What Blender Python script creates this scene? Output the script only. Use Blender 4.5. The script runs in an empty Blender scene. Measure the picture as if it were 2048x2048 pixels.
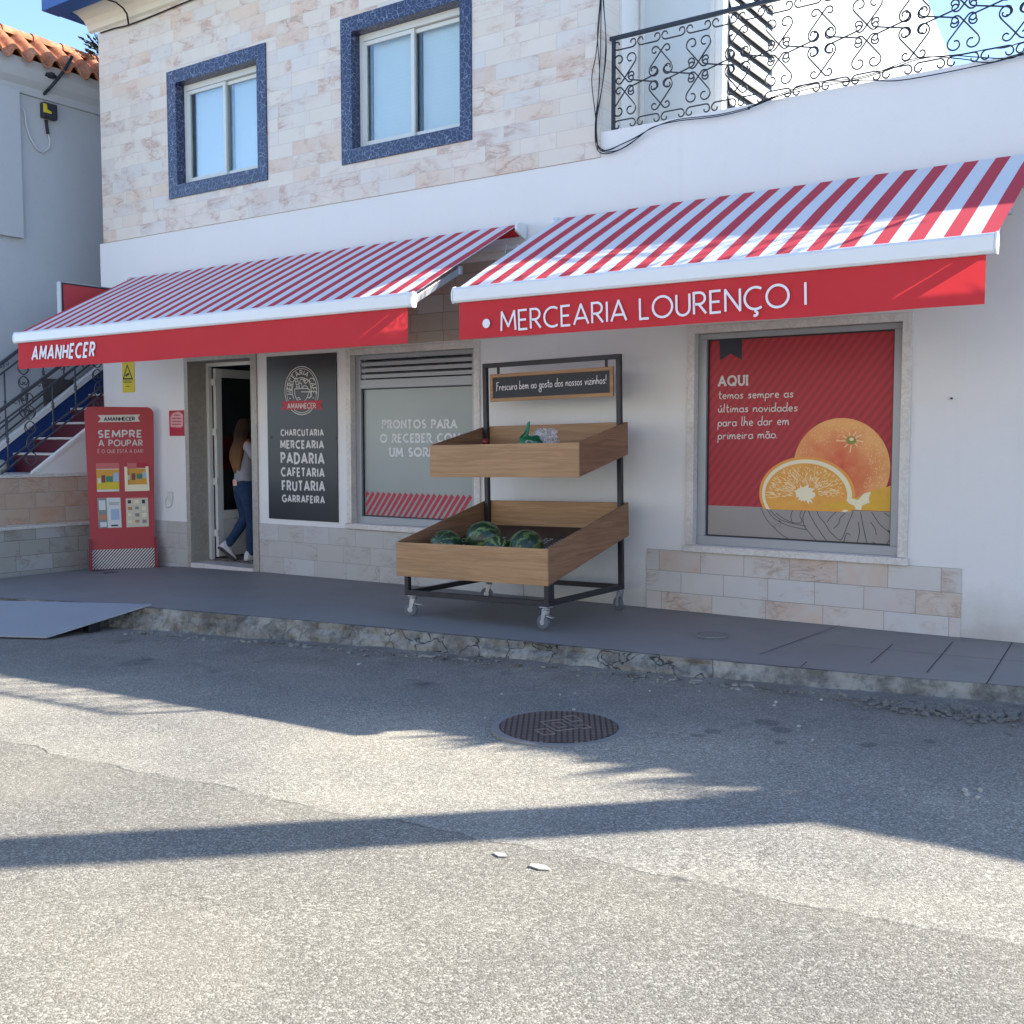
import bpy, bmesh, math, random
from mathutils import Vector, Matrix, noise as mnoise
random.seed(7)
R = math.radians
D = bpy.data
C = bpy.context.scene.collection
SC = bpy.context.scene

# ------------------------------------------------------------------ camera
YAW, PITCH, ROLL, FPX = 34.79, -3.899, -0.026, 2141.0
CAMLOC = Vector((13.024, -9.0, 1.70))
cd = D.cameras.new('camera'); cam = D.objects.new('camera', cd); C.objects.link(cam)
cd.sensor_width = 36; cd.lens = FPX / 2048 * 36; cd.clip_end = 3000; cd.clip_start = 0.05
cam.location = CAMLOC
cam.rotation_euler = (Matrix.Rotation(R(YAW), 4, 'Z') @ Matrix.Rotation(R(90 + PITCH), 4, 'X') @ Matrix.Rotation(R(ROLL), 4, 'Z')).to_euler()
SC.camera = cam

# ------------------------------------------------------------------ world, sun, exposure
AZ = R(48.0)                      # sun azimuth from +Y towards +X
EL = math.atan(1.13 * math.cos(AZ))
w = D.worlds.new('World'); SC.world = w; w.use_nodes = True
nt = w.node_tree
sky = nt.nodes.new('ShaderNodeTexSky'); sky.sky_type = 'NISHITA'; sky.sun_disc = False
sky.sun_elevation = EL; sky.sun_rotation = AZ; sky.altitude = 50; sky.air_density = 0.75; sky.dust_density = 0.0; sky.ozone_density = 2.0
nt.links.new(sky.outputs[0], nt.nodes['Background'].inputs[0]); nt.nodes['Background'].inputs[1].default_value = 0.15
sl = D.lights.new('sun', 'SUN'); sl.energy = 4.2; sl.angle = R(0.5); sl.color = (1.0, 0.935, 0.83)
so = D.objects.new('sun', sl); C.objects.link(so)
sdir = Vector((math.sin(AZ) * math.cos(EL), math.cos(AZ) * math.cos(EL), math.sin(EL)))
so.rotation_euler = sdir.to_track_quat('Z', 'Y').to_euler(); so.location = (20, 8, 15)
SC.view_settings.view_transform = 'Standard'; SC.view_settings.look = 'None'
SC.view_settings.exposure = 1.6; SC.view_settings.gamma = 1.0

# ------------------------------------------------------------------ helpers: photo ray -> point on a real plane of the place
_f = Vector((-math.sin(R(YAW)) * math.cos(R(PITCH)), math.cos(R(YAW)) * math.cos(R(PITCH)), math.sin(R(PITCH))))
_r0 = Vector((math.cos(R(YAW)), math.sin(R(YAW)), 0)); _u0 = _r0.cross(_f)
_r = _r0 * math.cos(R(ROLL)) + _u0 * math.sin(R(ROLL)); _u = -_r0 * math.sin(R(ROLL)) + _u0 * math.cos(R(ROLL))
def ray(u, v): return _f + _r * ((u - 1024) / FPX) - _u * ((v - 1024) / FPX)
def atY(u, v, c=0.0):
    d = ray(u, v); return CAMLOC + d * ((c - CAMLOC.y) / d.y)
def atX(u, v, c):
    d = ray(u, v); return CAMLOC + d * ((c - CAMLOC.x) / d.x)
def atZ(u, v, c):
    d = ray(u, v); return CAMLOC + d * ((c - CAMLOC.z) / d.z)
def atP(u, v, p0, n):
    d = ray(u, v); return CAMLOC + d * ((p0 - CAMLOC).dot(n) / d.dot(n))

def lerp(a, b, t): return a + (b - a) * t
def pw(x, pts):
    if x <= pts[0][0]: return pts[0][1]
    for (a, za), (b, zb) in zip(pts, pts[1:]):
        if x <= b: return lerp(za, zb, (x - a) / (b - a))
    return pts[-1][1]
SW = [(-3, -.18), (-1, -.125), (0, -.062), (.7, -.005), (1.64, .04), (3, .07), (5, .09), (8.3, .108), (12, .122), (20, .15)]
RD = [(-10, -.43), (0, -.24), (4, -.15), (5.5, -.12), (7, -.082), (8.5, -.05), (10, -.02), (12, .012), (40, .11)]
def swz(x): return pw(x, SW)
def rdz(x, y=0): return pw(x, RD)

# ------------------------------------------------------------------ mesh builder
class MB:
    def __init__(s): s.v = []; s.f = []; s.m = []; s.mi = 0
    def add(s, vs, fs):
        o = len(s.v); s.v += [tuple(p) for p in vs]
        for f in fs: s.f.append([i + o for i in f]); s.m.append(s.mi)
        return s
    def box(s, x0, x1, y0, y1, z0, z1):
        v = [(x, y, z) for z in (z0, z1) for y in (y0, y1) for x in (x0, x1)]
        return s.add(v, [(0, 2, 3, 1), (4, 5, 7, 6), (0, 1, 5, 4), (2, 6, 7, 3), (0, 4, 6, 2), (1, 3, 7, 5)])
    def quad(s, a, b, c, d): return s.add([a, b, c, d], [(0, 1, 2, 3)])
    def poly(s, pts): return s.add(pts, [tuple(range(len(pts)))])
    def hexa(s, b, t):      # 4 bottom, 4 top points (ccw from above)
        return s.add(list(b) + list(t), [(3, 2, 1, 0), (4, 5, 6, 7), (0, 1, 5, 4), (1, 2, 6, 5), (2, 3, 7, 6), (3, 0, 4, 7)])
    def prism(s, pts, off): # closed polygon extruded by vector off
        n = len(pts); off = Vector(off); P = [Vector(p) for p in pts]
        fs = [tuple(range(n))[::-1], tuple(range(n, 2 * n))] + [(i, (i + 1) % n, (i + 1) % n + n, i + n) for i in range(n)]
        return s.add(P + [p + off for p in P], fs)
    def tube(s, pts, r, n=6, caps=True, closed=False):
        P = [Vector(p) for p in pts]; m = len(P); rr = r if isinstance(r, (list, tuple)) else [r] * m
        rings = []; up = None
        for i in range(m):
            t = (P[(i + 1) % m if closed else min(i + 1, m - 1)] - P[(i - 1) % m if closed else max(i - 1, 0)])
            if t.length < 1e-9: t = Vector((0, 0, 1))
            t.normalize()
            if up is None:
                up = Vector((0, 0, 1)) if abs(t.z) < .9 else Vector((1, 0, 0))
            a = t.cross(up)
            if a.length < 1e-6: a = t.cross(Vector((0.3, 0.8, 0.1)))
            a.normalize(); b = a.cross(t).normalized(); up = b
            rings.append([P[i] + a * (math.cos(2 * math.pi * k / n) * rr[i]) + b * (math.sin(2 * math.pi * k / n) * rr[i]) for k in range(n)])
        vs = [p for q in rings for p in q]; fs = []
        for i in range(m if closed else m - 1):
            j = (i + 1) % m
            for k in range(n):
                fs.append((i * n + k, i * n + (k + 1) % n, j * n + (k + 1) % n, j * n + k))
        if caps and not closed:
            fs.append(tuple(range(n))[::-1]); fs.append(tuple((m - 1) * n + k for k in range(n)))
        return s.add(vs, fs)
    def bar(s, a, b, w, h=None, side=None): # rectangular bar a->b
        a = Vector(a); b = Vector(b); h = h or w; t = (b - a).normalized()
        sd = Vector(side) if side else (Vector((0, 0, 1)) if abs(t.z) < .9 else Vector((0, 1, 0)))
        x = t.cross(sd).normalized(); y = x.cross(t).normalized()
        q = [x * (i * w / 2) + y * (j * h / 2) for i, j in ((-1, -1), (1, -1), (1, 1), (-1, 1))]
        return s.hexa([a + k for k in q], [b + k for k in q])
    def lathe(s, c, axis, prof, n=20):   # prof: (r, along)
        c = Vector(c); ax = Vector(axis).normalized()
        a = ax.cross(Vector((0, 0, 1)) if abs(ax.z) < .9 else Vector((1, 0, 0))).normalized(); b = ax.cross(a)
        vs = []; fs = []; m = len(prof)
        for r, h in prof:
            for k in range(n):
                t = 2 * math.pi * k / n; vs.append(c + ax * h + a * (math.cos(t) * r) + b * (math.sin(t) * r))
        for i in range(m - 1):
            for k in range(n): fs.append((i * n + k, i * n + (k + 1) % n, (i + 1) * n + (k + 1) % n, (i + 1) * n + k))
        fs.append(tuple(range(n))[::-1]); fs.append(tuple((m - 1) * n + k for k in range(n)))
        return s.add(vs, fs)
    def ball(s, c, rx, ry, rz, n=16, m=10, jit=0):
        vs = []; fs = []; c = Vector(c)
        for i in range(m + 1):
            p = math.pi * i / m
            for k in range(n):
                t = 2 * math.pi * k / n
                d = Vector((math.sin(p) * math.cos(t), math.sin(p) * math.sin(t), math.cos(p)))
                g = 1 + jit * mnoise.noise(d * 2.3 + c * 7) if jit else 1
                vs.append(c + Vector((d.x * rx, d.y * ry, d.z * rz)) * g)
        for i in range(m):
            for k in range(n): fs.append((i * n + k, (i + 1) * n + k, (i + 1) * n + (k + 1) % n, i * n + (k + 1) % n))
        return s.add(vs, fs)
    def build(s, name, mat=None, parent=None, smooth=False, bevel=0, local=False, kind=None, weld=False):
        me = D.meshes.new(name); me.from_pydata(s.v, [], s.f)
        for m in (mat if isinstance(mat, (list, tuple)) else [mat]):
            if m: me.materials.append(m)
        if isinstance(mat, (list, tuple)):
            for p, i in zip(me.polygons, s.m): p.material_index = i
        bm = bmesh.new(); bm.from_mesh(me)
        if weld: bmesh.ops.remove_doubles(bm, verts=bm.verts, dist=1e-5)
        bmesh.ops.recalc_face_normals(bm, faces=bm.faces); bm.to_mesh(me); bm.free()
        if smooth:
            for p in me.polygons: p.use_smooth = True
        o = D.objects.new(name, me); C.objects.link(o)
        if parent:
            o.parent = parent
            if not local: o.matrix_parent_inverse = world_inv(parent)
        if bevel:
            b = o.modifiers.new('bevel', 'BEVEL'); b.width = bevel; b.segments = 2; b.limit_method = 'ANGLE'; b.angle_limit = R(40)
        if kind: o['kind'] = kind
        return o
def world_inv(o):
    m = Matrix.LocRotScale(o.location, o.rotation_euler, o.scale); p = o.parent; mm = o.matrix_parent_inverse @ m if p else m
    while p:
        q = Matrix.LocRotScale(p.location, p.rotation_euler, p.scale)
        mm = (p.matrix_parent_inverse @ q if p.parent else q) @ mm; p = p.parent
    return mm.inverted()
def tag(o, label=None, cat=None, group=None, kind=None):
    if label: o['label'] = label
    if cat: o['category'] = cat
    if group: o['group'] = group
    if kind: o['kind'] = kind
    return o
def thing(name, label, cat, loc=(0, 0, 0), group=None):
    o = D.objects.new(name, None); C.objects.link(o); o.location = loc; o.empty_display_size = .1
    return tag(o, label, cat, group)

# ------------------------------------------------------------------ materials
def srgb(h):
    c = [int(h[i:i + 2], 16) / 255 for i in (0, 2, 4)]
    return tuple(x / 12.92 if x <= .04045 else ((x + .055) / 1.055) ** 2.4 for x in c) + (1,)
class NT:
    def __init__(s, name):
        s.mat = D.materials.new(name); s.mat.use_nodes = True; s.t = s.mat.node_tree; s.b = s.t.nodes['Principled BSDF']
        s._co = None
    def n(s, typ, **kw):
        x = s.t.nodes.new('ShaderNode' + typ)
        for k, v in kw.items():
            if k.startswith('_'): x.inputs[int(k[1:]) if k[1:].isdigit() else k[1:]].default_value = v
            else: setattr(x, k, v)
        return x
    def l(s, a, b):
        s.t.links.new(a.outputs[0] if hasattr(a, 'outputs') else a, b); return s
    def co(s):
        if not s._co: s._co = s.n('TexCoord').outputs['Object']
        return s._co
    def mth(s, op, a, b=None, c=None, clamp=False):
        x = s.n('Math', operation=op); x.use_clamp = clamp
        for i, q in enumerate((a, b, c)):
            if q is None: continue
            if isinstance(q, (int, float)): x.inputs[i].default_value = q
            else: s.t.links.new(q, x.inputs[i])
        return x.outputs[0]
    def noise(s, scale, detail=4, rough=.55, vec=None, dist=0, w=None):
        x = s.n('TexNoise'); x.inputs['Scale'].default_value = scale; x.inputs['Detail'].default_value = detail; x.inputs['Roughness'].default_value = rough; x.inputs['Distortion'].default_value = dist
        if w is not None: x.noise_dimensions = '4D'; s.t.links.new(w, x.inputs['W'])
        s.t.links.new(vec or s.co(), x.inputs['Vector']); return x.outputs['Fac']
    def ramp(s, fac, stops, interp='LINEAR'):
        x = s.n('ValToRGB'); e = x.color_ramp.elements; x.color_ramp.interpolation = interp
        while len(e) < len(stops): e.new(.5)
        for q, (p, c) in zip(e, stops): q.position = p; q.color = c if len(c) == 4 else tuple(c) + (1,)
        s.t.links.new(fac, x.inputs[0]); return x.outputs[0]
    def mix(s, fac, a, b, typ='MIX'):
        x = s.n('Mix', data_type='RGBA', blend_type=typ)
        for i, q in ((0, fac), (6, a), (7, b)):
            if isinstance(q, (int, float, tuple)): x.inputs[i].default_value = q
            else: s.t.links.new(q, x.inputs[i])
        return x.outputs[2]
    def col(s, c):
        if isinstance(c, tuple): s.b.inputs['Base Color'].default_value = c
        else: s.t.links.new(c, s.b.inputs['Base Color'])
        return s
    def set(s, rough=None, spec=None, metal=None, coat=None):
        if rough is not None:
            if isinstance(rough, (int, float)): s.b.inputs['Roughness'].default_value = rough
            else: s.t.links.new(rough, s.b.inputs['Roughness'])
        if spec is not None: s.b.inputs['Specular IOR Level'].default_value = spec
        if metal is not None: s.b.inputs['Metallic'].default_value = metal
        if coat is not None: s.b.inputs['Coat Weight'].default_value = coat
        return s
    def bump(s, h, strength=.3, dist=.01):
        x = s.n('Bump'); x.inputs['Strength'].default_value = strength; x.inputs['Distance'].default_value = dist
        s.t.links.new(h, x.inputs['Height']); s.t.links.new(x.outputs[0], s.b.inputs['Normal']); return s
def scale_c(c, k): return tuple(x * k for x in c[:3]) + (1,)
def simple(name, c, rough=.5, spec=.5, metal=0, var=.08, vs=6, bump=0, bs=60):
    m = NT(name); c = srgb(c) if isinstance(c, str) else c
    if var: m.col(m.mix(m.noise(vs, 5), scale_c(c, 1 - var), scale_c(c, 1 + var)))
    else: m.col(c)
    m.set(rough, spec, metal)
    if bump: m.bump(m.noise(bs, 4), bump, .01)
    return m.mat

def plaster(name, c, dirt='b9b5ac'):
    m = NT(name); c = srgb(c)
    a = m.noise(1.3, 6, .6); b = m.noise(9, 5, .6)
    base = m.mix(a, scale_c(c, .95), scale_c(c, 1.03))
    st = m.mth('MULTIPLY', m.mth('SUBTRACT', b, .56, clamp=True), 1.1, clamp=True)
    sp = m.n('SeparateXYZ'); m.l(m.co(), sp.inputs[0])
    low = m.mth('MULTIPLY', m.mth('SUBTRACT', m.mth('MULTIPLY_ADD', m.noise(4, 5, .65), .5, .32), sp.outputs['Z'], clamp=True), 1.5, clamp=True)
    mp = m.n('Mapping'); mp.inputs['Scale'].default_value = (5, 5, .35); m.l(m.co(), mp.inputs[0])
    run = m.mth('MULTIPLY', m.mth('SUBTRACT', m.noise(1, 5, .6, mp.outputs[0]), .58, clamp=True), .45, clamp=True)
    base = m.mix(m.mth('MAXIMUM', low, run), base, srgb('a8a296'))
    m.col(m.mix(st, base, srgb(dirt))); m.set(.85, .25)
    hb = m.mth('ADD', m.noise(45, 4), m.mth('MULTIPLY', m.noise(5, 3), .8))
    m.bump(hb, .22, .006); return m.mat

def marble_tiles(name, bw, bh, light, warm, vein, mortar, axis='xz', warmth=.5, msize=.0035, seed=0.0, rose='c98d78', zoff=0.0, sparse=0):
    m = NT(name); sep = m.n('SeparateXYZ'); m.l(m.co(), sep.inputs[0])
    cb = m.n('CombineXYZ'); m.l(sep.outputs['X' if axis == 'xz' else 'Y'], cb.inputs[0]); m.l(sep.outputs['Z'], cb.inputs[1])
    mp = m.n('Mapping'); mp.inputs['Location'].default_value = (seed, zoff, 0); m.l(cb, mp.inputs[0])
    br = m.n('TexBrick', offset=.46, offset_frequency=2, squash=1.22, squash_frequency=3)
    br.inputs['Color1'].default_value = (0, 0, 0, 1); br.inputs['Color2'].default_value = (1, 1, 1, 1); br.inputs['Mortar'].default_value = (.5, .5, .5, 1)
    br.inputs['Scale'].default_value = 1; br.inputs['Mortar Size'].default_value = msize; br.inputs['Mortar Smooth'].default_value = .2
    br.inputs['Brick Width'].default_value = bw; br.inputs['Row Height'].default_value = bh; m.l(mp, br.inputs['Vector'])
    rnd = br.outputs['Color']; wv = m.mth('MULTIPLY', rnd, 60.0)
    # skewed coordinates so veins run diagonally
    rot = m.n('Mapping'); rot.inputs['Rotation'].default_value = (0, 0, R(52)); rot.inputs['Scale'].default_value = (1.0, 2.6, 1); m.l(mp, rot.inputs[0])
    v1 = m.noise(1.5 if sparse else 2.4, 6, .58, rot.outputs[0], .7 if sparse else 1.1, wv)
    vein1 = m.mth('SUBTRACT', 1.0, m.mth('MULTIPLY', m.mth('ABSOLUTE', m.mth('SUBTRACT', v1, .5)), 34.0), clamp=True)
    v2 = m.noise(3.2 if sparse else 5.0, 6, .6, rot.outputs[0], 1.2, m.mth('ADD', wv, 7.3))
    vein2 = m.mth('SUBTRACT', 1.0, m.mth('MULTIPLY', m.mth('ABSOLUTE', m.mth('SUBTRACT', v2, .52)), 44.0), clamp=True)
    gate = m.noise(2.0, 3, .5, mp.outputs[0], 0, m.mth('ADD', wv, 3.1))
    gate = m.mth('MULTIPLY', m.mth('SUBTRACT', gate, .475 if sparse else .47, clamp=True), 7.5, clamp=True)
    vv = m.mth('MULTIPLY', m.mth('MAXIMUM', vein1, m.mth('MULTIPLY', vein2, .7)), gate, clamp=True)
    cloud = m.noise(3.2, 5, .6, mp.outputs[0], .6, m.mth('ADD', wv, 11.0))
    # a fifth of the tiles is distinctly warm
    wt = m.mth('MULTIPLY', m.mth('SUBTRACT', m.mth('FRACT', m.mth('MULTIPLY', rnd, 7.31)), 1 - warmth, clamp=True), 2.2, clamp=True)
    wt = m.mth('MULTIPLY', wt, m.mth('MULTIPLY', m.mth('SUBTRACT', cloud, .3, clamp=True), 2.4, clamp=True))
    base = m.mix(cloud, scale_c(srgb(light), .9), scale_c(srgb(light), 1.06))
    base = m.mix(m.mth('MULTIPLY', rnd, .4), base, scale_c(srgb(light), .84))
    hue = m.mth('MULTIPLY', m.mth('SUBTRACT', m.mth('FRACT', m.mth('MULTIPLY', rnd, 13.7)), .6, clamp=True), 1.3, clamp=True)
    base = m.mix(hue, base, srgb('c3c3c4'))   # some slabs are greyer
    base = m.mix(wt, base, srgb(warm))
    vc = m.mix(m.noise(1.7, 2, .5, mp.outputs[0], 0, wv), srgb(vein), srgb(rose))
    halo = m.mth('MULTIPLY', m.mth('SUBTRACT', 1.0, m.mth('MULTIPLY', m.mth('ABSOLUTE', m.mth('SUBTRACT', v1, .5)), 9.0), clamp=True), gate, clamp=True)
    base = m.mix(m.mth('MULTIPLY', halo, .32 if sparse else .28), base, srgb(rose))
    base = m.mix(m.mth('MULTIPLY', vv, .6), base, vc)
    base = m.mix(br.outputs['Fac'], base, srgb(mortar))
    m.col(base); m.set(.42, .4)
    m.bump(m.mth('SUBTRACT', 1.0, br.outputs['Fac']), .35, .002)
    return m.mat

def marble(name, c='d8d3cb', v='9a8c7e', dirt='9b8f80'):
    m = NT(name)
    a = m.noise(6, 7, .65, None, 1.6)
    vein = m.mth('SUBTRACT', 1.0, m.mth('MULTIPLY', m.mth('ABSOLUTE', m.mth('SUBTRACT', a, .5)), 16.0), clamp=True)
    base = m.mix(m.noise(2, 5), scale_c(srgb(c), .86), scale_c(srgb(c), 1.04))
    base = m.mix(m.mth('MULTIPLY', vein, .28), base, srgb(v))
    d = m.mth('MULTIPLY', m.mth('SUBTRACT', m.noise(3.1, 6, .65), .52, clamp=True), 1.7, clamp=True)
    m.col(m.mix(d, base, srgb(dirt))); m.set(.45, .4); return m.mat

def blue_crackle(name):
    m = NT(name)
    vo = m.n('TexVoronoi', feature='DISTANCE_TO_EDGE'); vo.inputs['Scale'].default_value = 17
    wp = m.n('VectorMath', operation='ADD'); nz = m.n('TexNoise'); nz.inputs['Scale'].default_value = 9; m.l(m.co(), nz.inputs[0])
    sc = m.n('VectorMath', operation='SCALE'); sc.inputs['Scale'].default_value = .09; m.l(nz.outputs['Color'], sc.inputs[0])
    m.l(m.co(), wp.inputs[0]); m.l(sc, wp.inputs[1]); m.l(wp, vo.inputs['Vector'])
    e = m.mth('SUBTRACT', 1.0, m.mth('MULTIPLY', vo.outputs['Distance'], 20.0), clamp=True)
    g = m.mth('MULTIPLY', e, m.mth('MULTIPLY', m.noise(12, 3), 1.25), clamp=True)
    b = m.mix(m.noise(20, 4), srgb('161f36'), srgb('2a365c'))
    m.col(m.mix(m.mth('MULTIPLY', g, .8), b, srgb('a3adc4'))); m.set(.3, .5); return m.mat

def wood(name, c1='9a7652', c2='b18a63', axis=0):
    m = NT(name); mp = m.n('Mapping'); s = [28, 28, 28]; s[axis] = 1.6; mp.inputs['Scale'].default_value = s; m.l(m.co(), mp.inputs[0])
    a = m.noise(1, 6, .62, mp.outputs[0], .8); b = m.noise(3.4, 5, .6, mp.outputs[0], .3); k = m.noise(1.3, 3)
    f = m.mth('ADD', m.mth('MULTIPLY', a, .6), m.mth('ADD', m.mth('MULTIPLY', b, .25), m.mth('MULTIPLY', k, .15)))
    m.col(m.ramp(f, [(.25, scale_c(srgb(c1), .86)), (.45, srgb(c1)), (.62, srgb(c2)), (.8, scale_c(srgb(c2), 1.04))]))
    m.set(.5, .35); m.bump(b, .1, .002); return m.mat

def stripes(name, c1, c2, period, width, axis='X', off=0.0, ang=None, rough=.75, trans=0.0, vec='Object', soft=0):
    m = NT(name); sep = m.n('SeparateXYZ'); m.l(m.co(), sep.inputs[0])
    if ang is None: p = sep.outputs[axis]
    else:
        p = m.mth('ADD', m.mth('MULTIPLY', sep.outputs['X'], math.cos(ang)), m.mth('MULTIPLY', sep.outputs['Z'], math.sin(ang)))
    t = m.mth('FRACT', m.mth('DIVIDE', m.mth('ADD', p, 1000 * period - off), period))
    if soft: f = m.mth('MULTIPLY_ADD', m.mth('SINE', m.mth('MULTIPLY', t, 2 * math.pi)), .5, .5)
    else: f = m.mth('LESS_THAN', t, width)
    k = m.noise(220, 2); g = m.mix(m.noise(2.5, 4), (.93, .93, .93, 1), (1.04, 1.04, 1.04, 1))
    base = m.mix(f, srgb(c2), srgb(c1)); base = m.mix(1.0, base, g, 'MULTIPLY')
    m.col(base); m.set(rough, .25)
    if trans: translucent(m, base, trans)
    else: m.bump(k, .06, .001)
    return m.mat
def translucent(m, base, k):
    tr = m.n('BsdfTranslucent'); mx = m.n('MixShader'); mx.inputs[0].default_value = k
    if isinstance(base, tuple): tr.inputs[0].default_value = base
    else: m.l(base, tr.inputs[0])
    m.l(m.b, mx.inputs[1]); m.l(tr, mx.inputs[2]); out = m.t.nodes['Material Output']; m.l(mx, out.inputs[0])

def glass(name, tint=(.9, .95, .95, 1), trans=.9):
    m = NT(name); out = m.t.nodes['Material Output']
    t = m.n('BsdfTransparent'); t.inputs[0].default_value = tint
    g = m.n('BsdfGlossy'); g.inputs['Roughness'].default_value = .02
    fr = m.n('LayerWeight'); fr.inputs['Blend'].default_value = .28
    mx = m.n('MixShader'); m.l(m.mth('ADD', m.mth('MULTIPLY', fr.outputs['Fresnel'], .5), .03, clamp=True), mx.inputs[0]); m.l(t, mx.inputs[1]); m.l(g, mx.inputs[2]); m.l(mx, out.inputs[0])
    return m.mat

def asphalt():
    m = NT('asphalt'); co = m.co(); sep = m.n('SeparateXYZ'); m.l(co, sep.inputs[0])
    def vor(scale):
        v = m.n('TexVoronoi'); v.inputs['Scale'].default_value = scale; m.l(co, v.inputs['Vector'])
        s2 = m.n('SeparateColor'); m.l(v.outputs['Color'], s2.inputs[0]); return v.outputs['Distance'], s2.outputs[0], s2.outputs[1]
    d1, r1, q1 = vor(125); d2, r2, q2 = vor(230)
    big = m.noise(.55, 5, .55); mid = m.noise(3.2, 6, .62); fine = m.noise(30, 4, .6)
    stone = m.mth('MULTIPLY', m.mth('SUBTRACT', r1, .45, clamp=True), 1.8, clamp=True)
    stone = m.mth('MAXIMUM', stone, m.mth('MULTIPLY', m.mth('SUBTRACT', r2, .55, clamp=True), 1.6, clamp=True))
    binder = m.mix(fine, srgb('6b6860'), srgb('87837a'))
    light = m.mix(q1, srgb('a3a096'), srgb('cac6ba'))
    d3, r3, q3 = vor(62); cz = m.mth('MULTIPLY', m.mth('SUBTRACT', m.noise(.75, 4, .6), .55, clamp=True), 5.0, clamp=True)   # worn zones where coarse chippings stand out
    stone = m.mth('MAXIMUM', stone, m.mth('MULTIPLY', cz, m.mth('MULTIPLY', m.mth('SUBTRACT', r3, .5, clamp=True), 2.0, clamp=True)))
    binder = m.mix(m.mth('MULTIPLY', cz, .55), binder, srgb('4b4944'))
    cc = m.mix(stone, binder, light)
    tint = m.mix(m.mth('MULTIPLY_ADD', m.mth('SUBTRACT', big, .5), 3.0, .5, clamp=True), (.8, .8, .82, 1), (1.12, 1.09, 1.03, 1))
    cc = m.mix(m.mth('MULTIPLY', m.mth('SUBTRACT', m.noise(1.1, 4, .5), .5, clamp=True), 2.6, clamp=True), cc, m.mix(.5, cc, m.mix(fine, srgb('8f8b82'), srgb('9c978d'))))
    cc = m.mix(1.0, cc, tint, 'MULTIPLY')
    cc = m.mix(1.0, cc, m.mix(mid, (.82, .82, .82, 1), (1.13, 1.13, 1.13, 1)), 'MULTIPLY')
    # resurfacing seam: two layers of different age meeting along a wavering line
    a = atZ(98, 1512, -.1); b = atZ(2048, 1905, 0); dd = (b - a); dd.z = 0; dd.normalize(); nx, ny = -dd.y, dd.x
    sd = m.mth('ADD', m.mth('MULTIPLY', sep.outputs['X'], nx), m.mth('ADD', m.mth('MULTIPLY', sep.outputs['Y'], ny), -(a.x * nx + a.y * ny)))
    sdw = m.mth('ADD', sd, m.mth('MULTIPLY', m.mth('SUBTRACT', m.noise(1.5, 5, .6), .5), .35))
    side = m.mth('GREATER_THAN', sdw, 0.0)
    cc = m.mix(1.0, cc, m.mix(side, (.8, .8, .8, 1), (1.02, 1.02, 1.02, 1)), 'MULTIPLY')
    crack = m.mth('SUBTRACT', 1.0, m.mth('MULTIPLY', m.mth('ABSOLUTE', sdw), 70.0), clamp=True)
    crack = m.mth('MULTIPLY', crack, m.mth('MULTIPLY', m.mth('SUBTRACT', mid, .38, clamp=True), 5, clamp=True))
    # old darker tarmac strip and dirt along the kerb
    yy = m.mth('ADD', sep.outputs['Y'], m.mth('MULTIPLY', m.mth('SUBTRACT', m.noise(.8, 5, .6), .5), 1.6))
    yy = m.mth('ADD', yy, m.mth('MULTIPLY', sep.outputs['X'], -.16))
    strip = m.mth('MULTIPLY', m.mth('ADD', yy, 5.5), 1.3, clamp=True)
    cc = m.mix(m.mth('MULTIPLY', strip, .42), cc, m.mix(mid, srgb('3f3e42'), srgb('716f6e')))
    dirt = m.mth('MULTIPLY', m.mth('ADD', yy, 4.35), 1.8, clamp=True)
    dirt = m.mth('MULTIPLY', dirt, m.mth('MULTIPLY', m.mth('SUBTRACT', m.noise(1.9, 5, .65), .4, clamp=True), 4, clamp=True))
    cc = m.mix(m.mth('MULTIPLY', dirt, .6), cc, srgb('665c52'))
    oil = m.mth('MULTIPLY', m.mth('SUBTRACT', m.noise(2.4, 4, .5), .64, clamp=True), 9, clamp=True)
    cc = m.mix(m.mth('MULTIPLY', m.mth('MULTIPLY', oil, strip), .55), cc, srgb('38363a'))
    for su, sv, sr in ((1535, 1445, .085), (1562, 1459, .075), (1425, 1462, .06), (1395, 1470, .05), (1735, 1492, .06), (1862, 1488, .05), (1560, 1485, .05), (1360, 1760, .04)):
        q = atZ(su, sv, rdz(10.8)); ds = m.mth('ADD', m.mth('POWER', m.mth('SUBTRACT', sep.outputs['X'], q.x), 2.0), m.mth('POWER', m.mth('SUBTRACT', sep.outputs['Y'], q.y), 2.0))
        pit = m.mth('MULTIPLY', m.mth('SUBTRACT', sr, m.mth('ADD', m.mth('SQRT', ds), m.mth('MULTIPLY', m.mth('SUBTRACT', m.noise(14, 3), .5), .07))), 45.0, clamp=True)
        cc = m.mix(m.mth('MULTIPLY', pit, .42), cc, srgb('35323a'))
    cc = m.mix(m.mth('MULTIPLY', crack, .6), cc, srgb('45443f'))
    m.col(cc); m.set(.88, .2)
    h = m.mth('ADD', m.mth('MULTIPLY', m.mth('SUBTRACT', 1.0, d1), .7), m.mth('ADD', m.mth('MULTIPLY', m.mth('SUBTRACT', 1.0, d2), .3), m.mth('MULTIPLY', fine, .7)))
    h = m.mth('SUBTRACT', h, m.mth('MULTIPLY', crack, 1.5))
    m.bump(h, .55, .008); return m.mat

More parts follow.
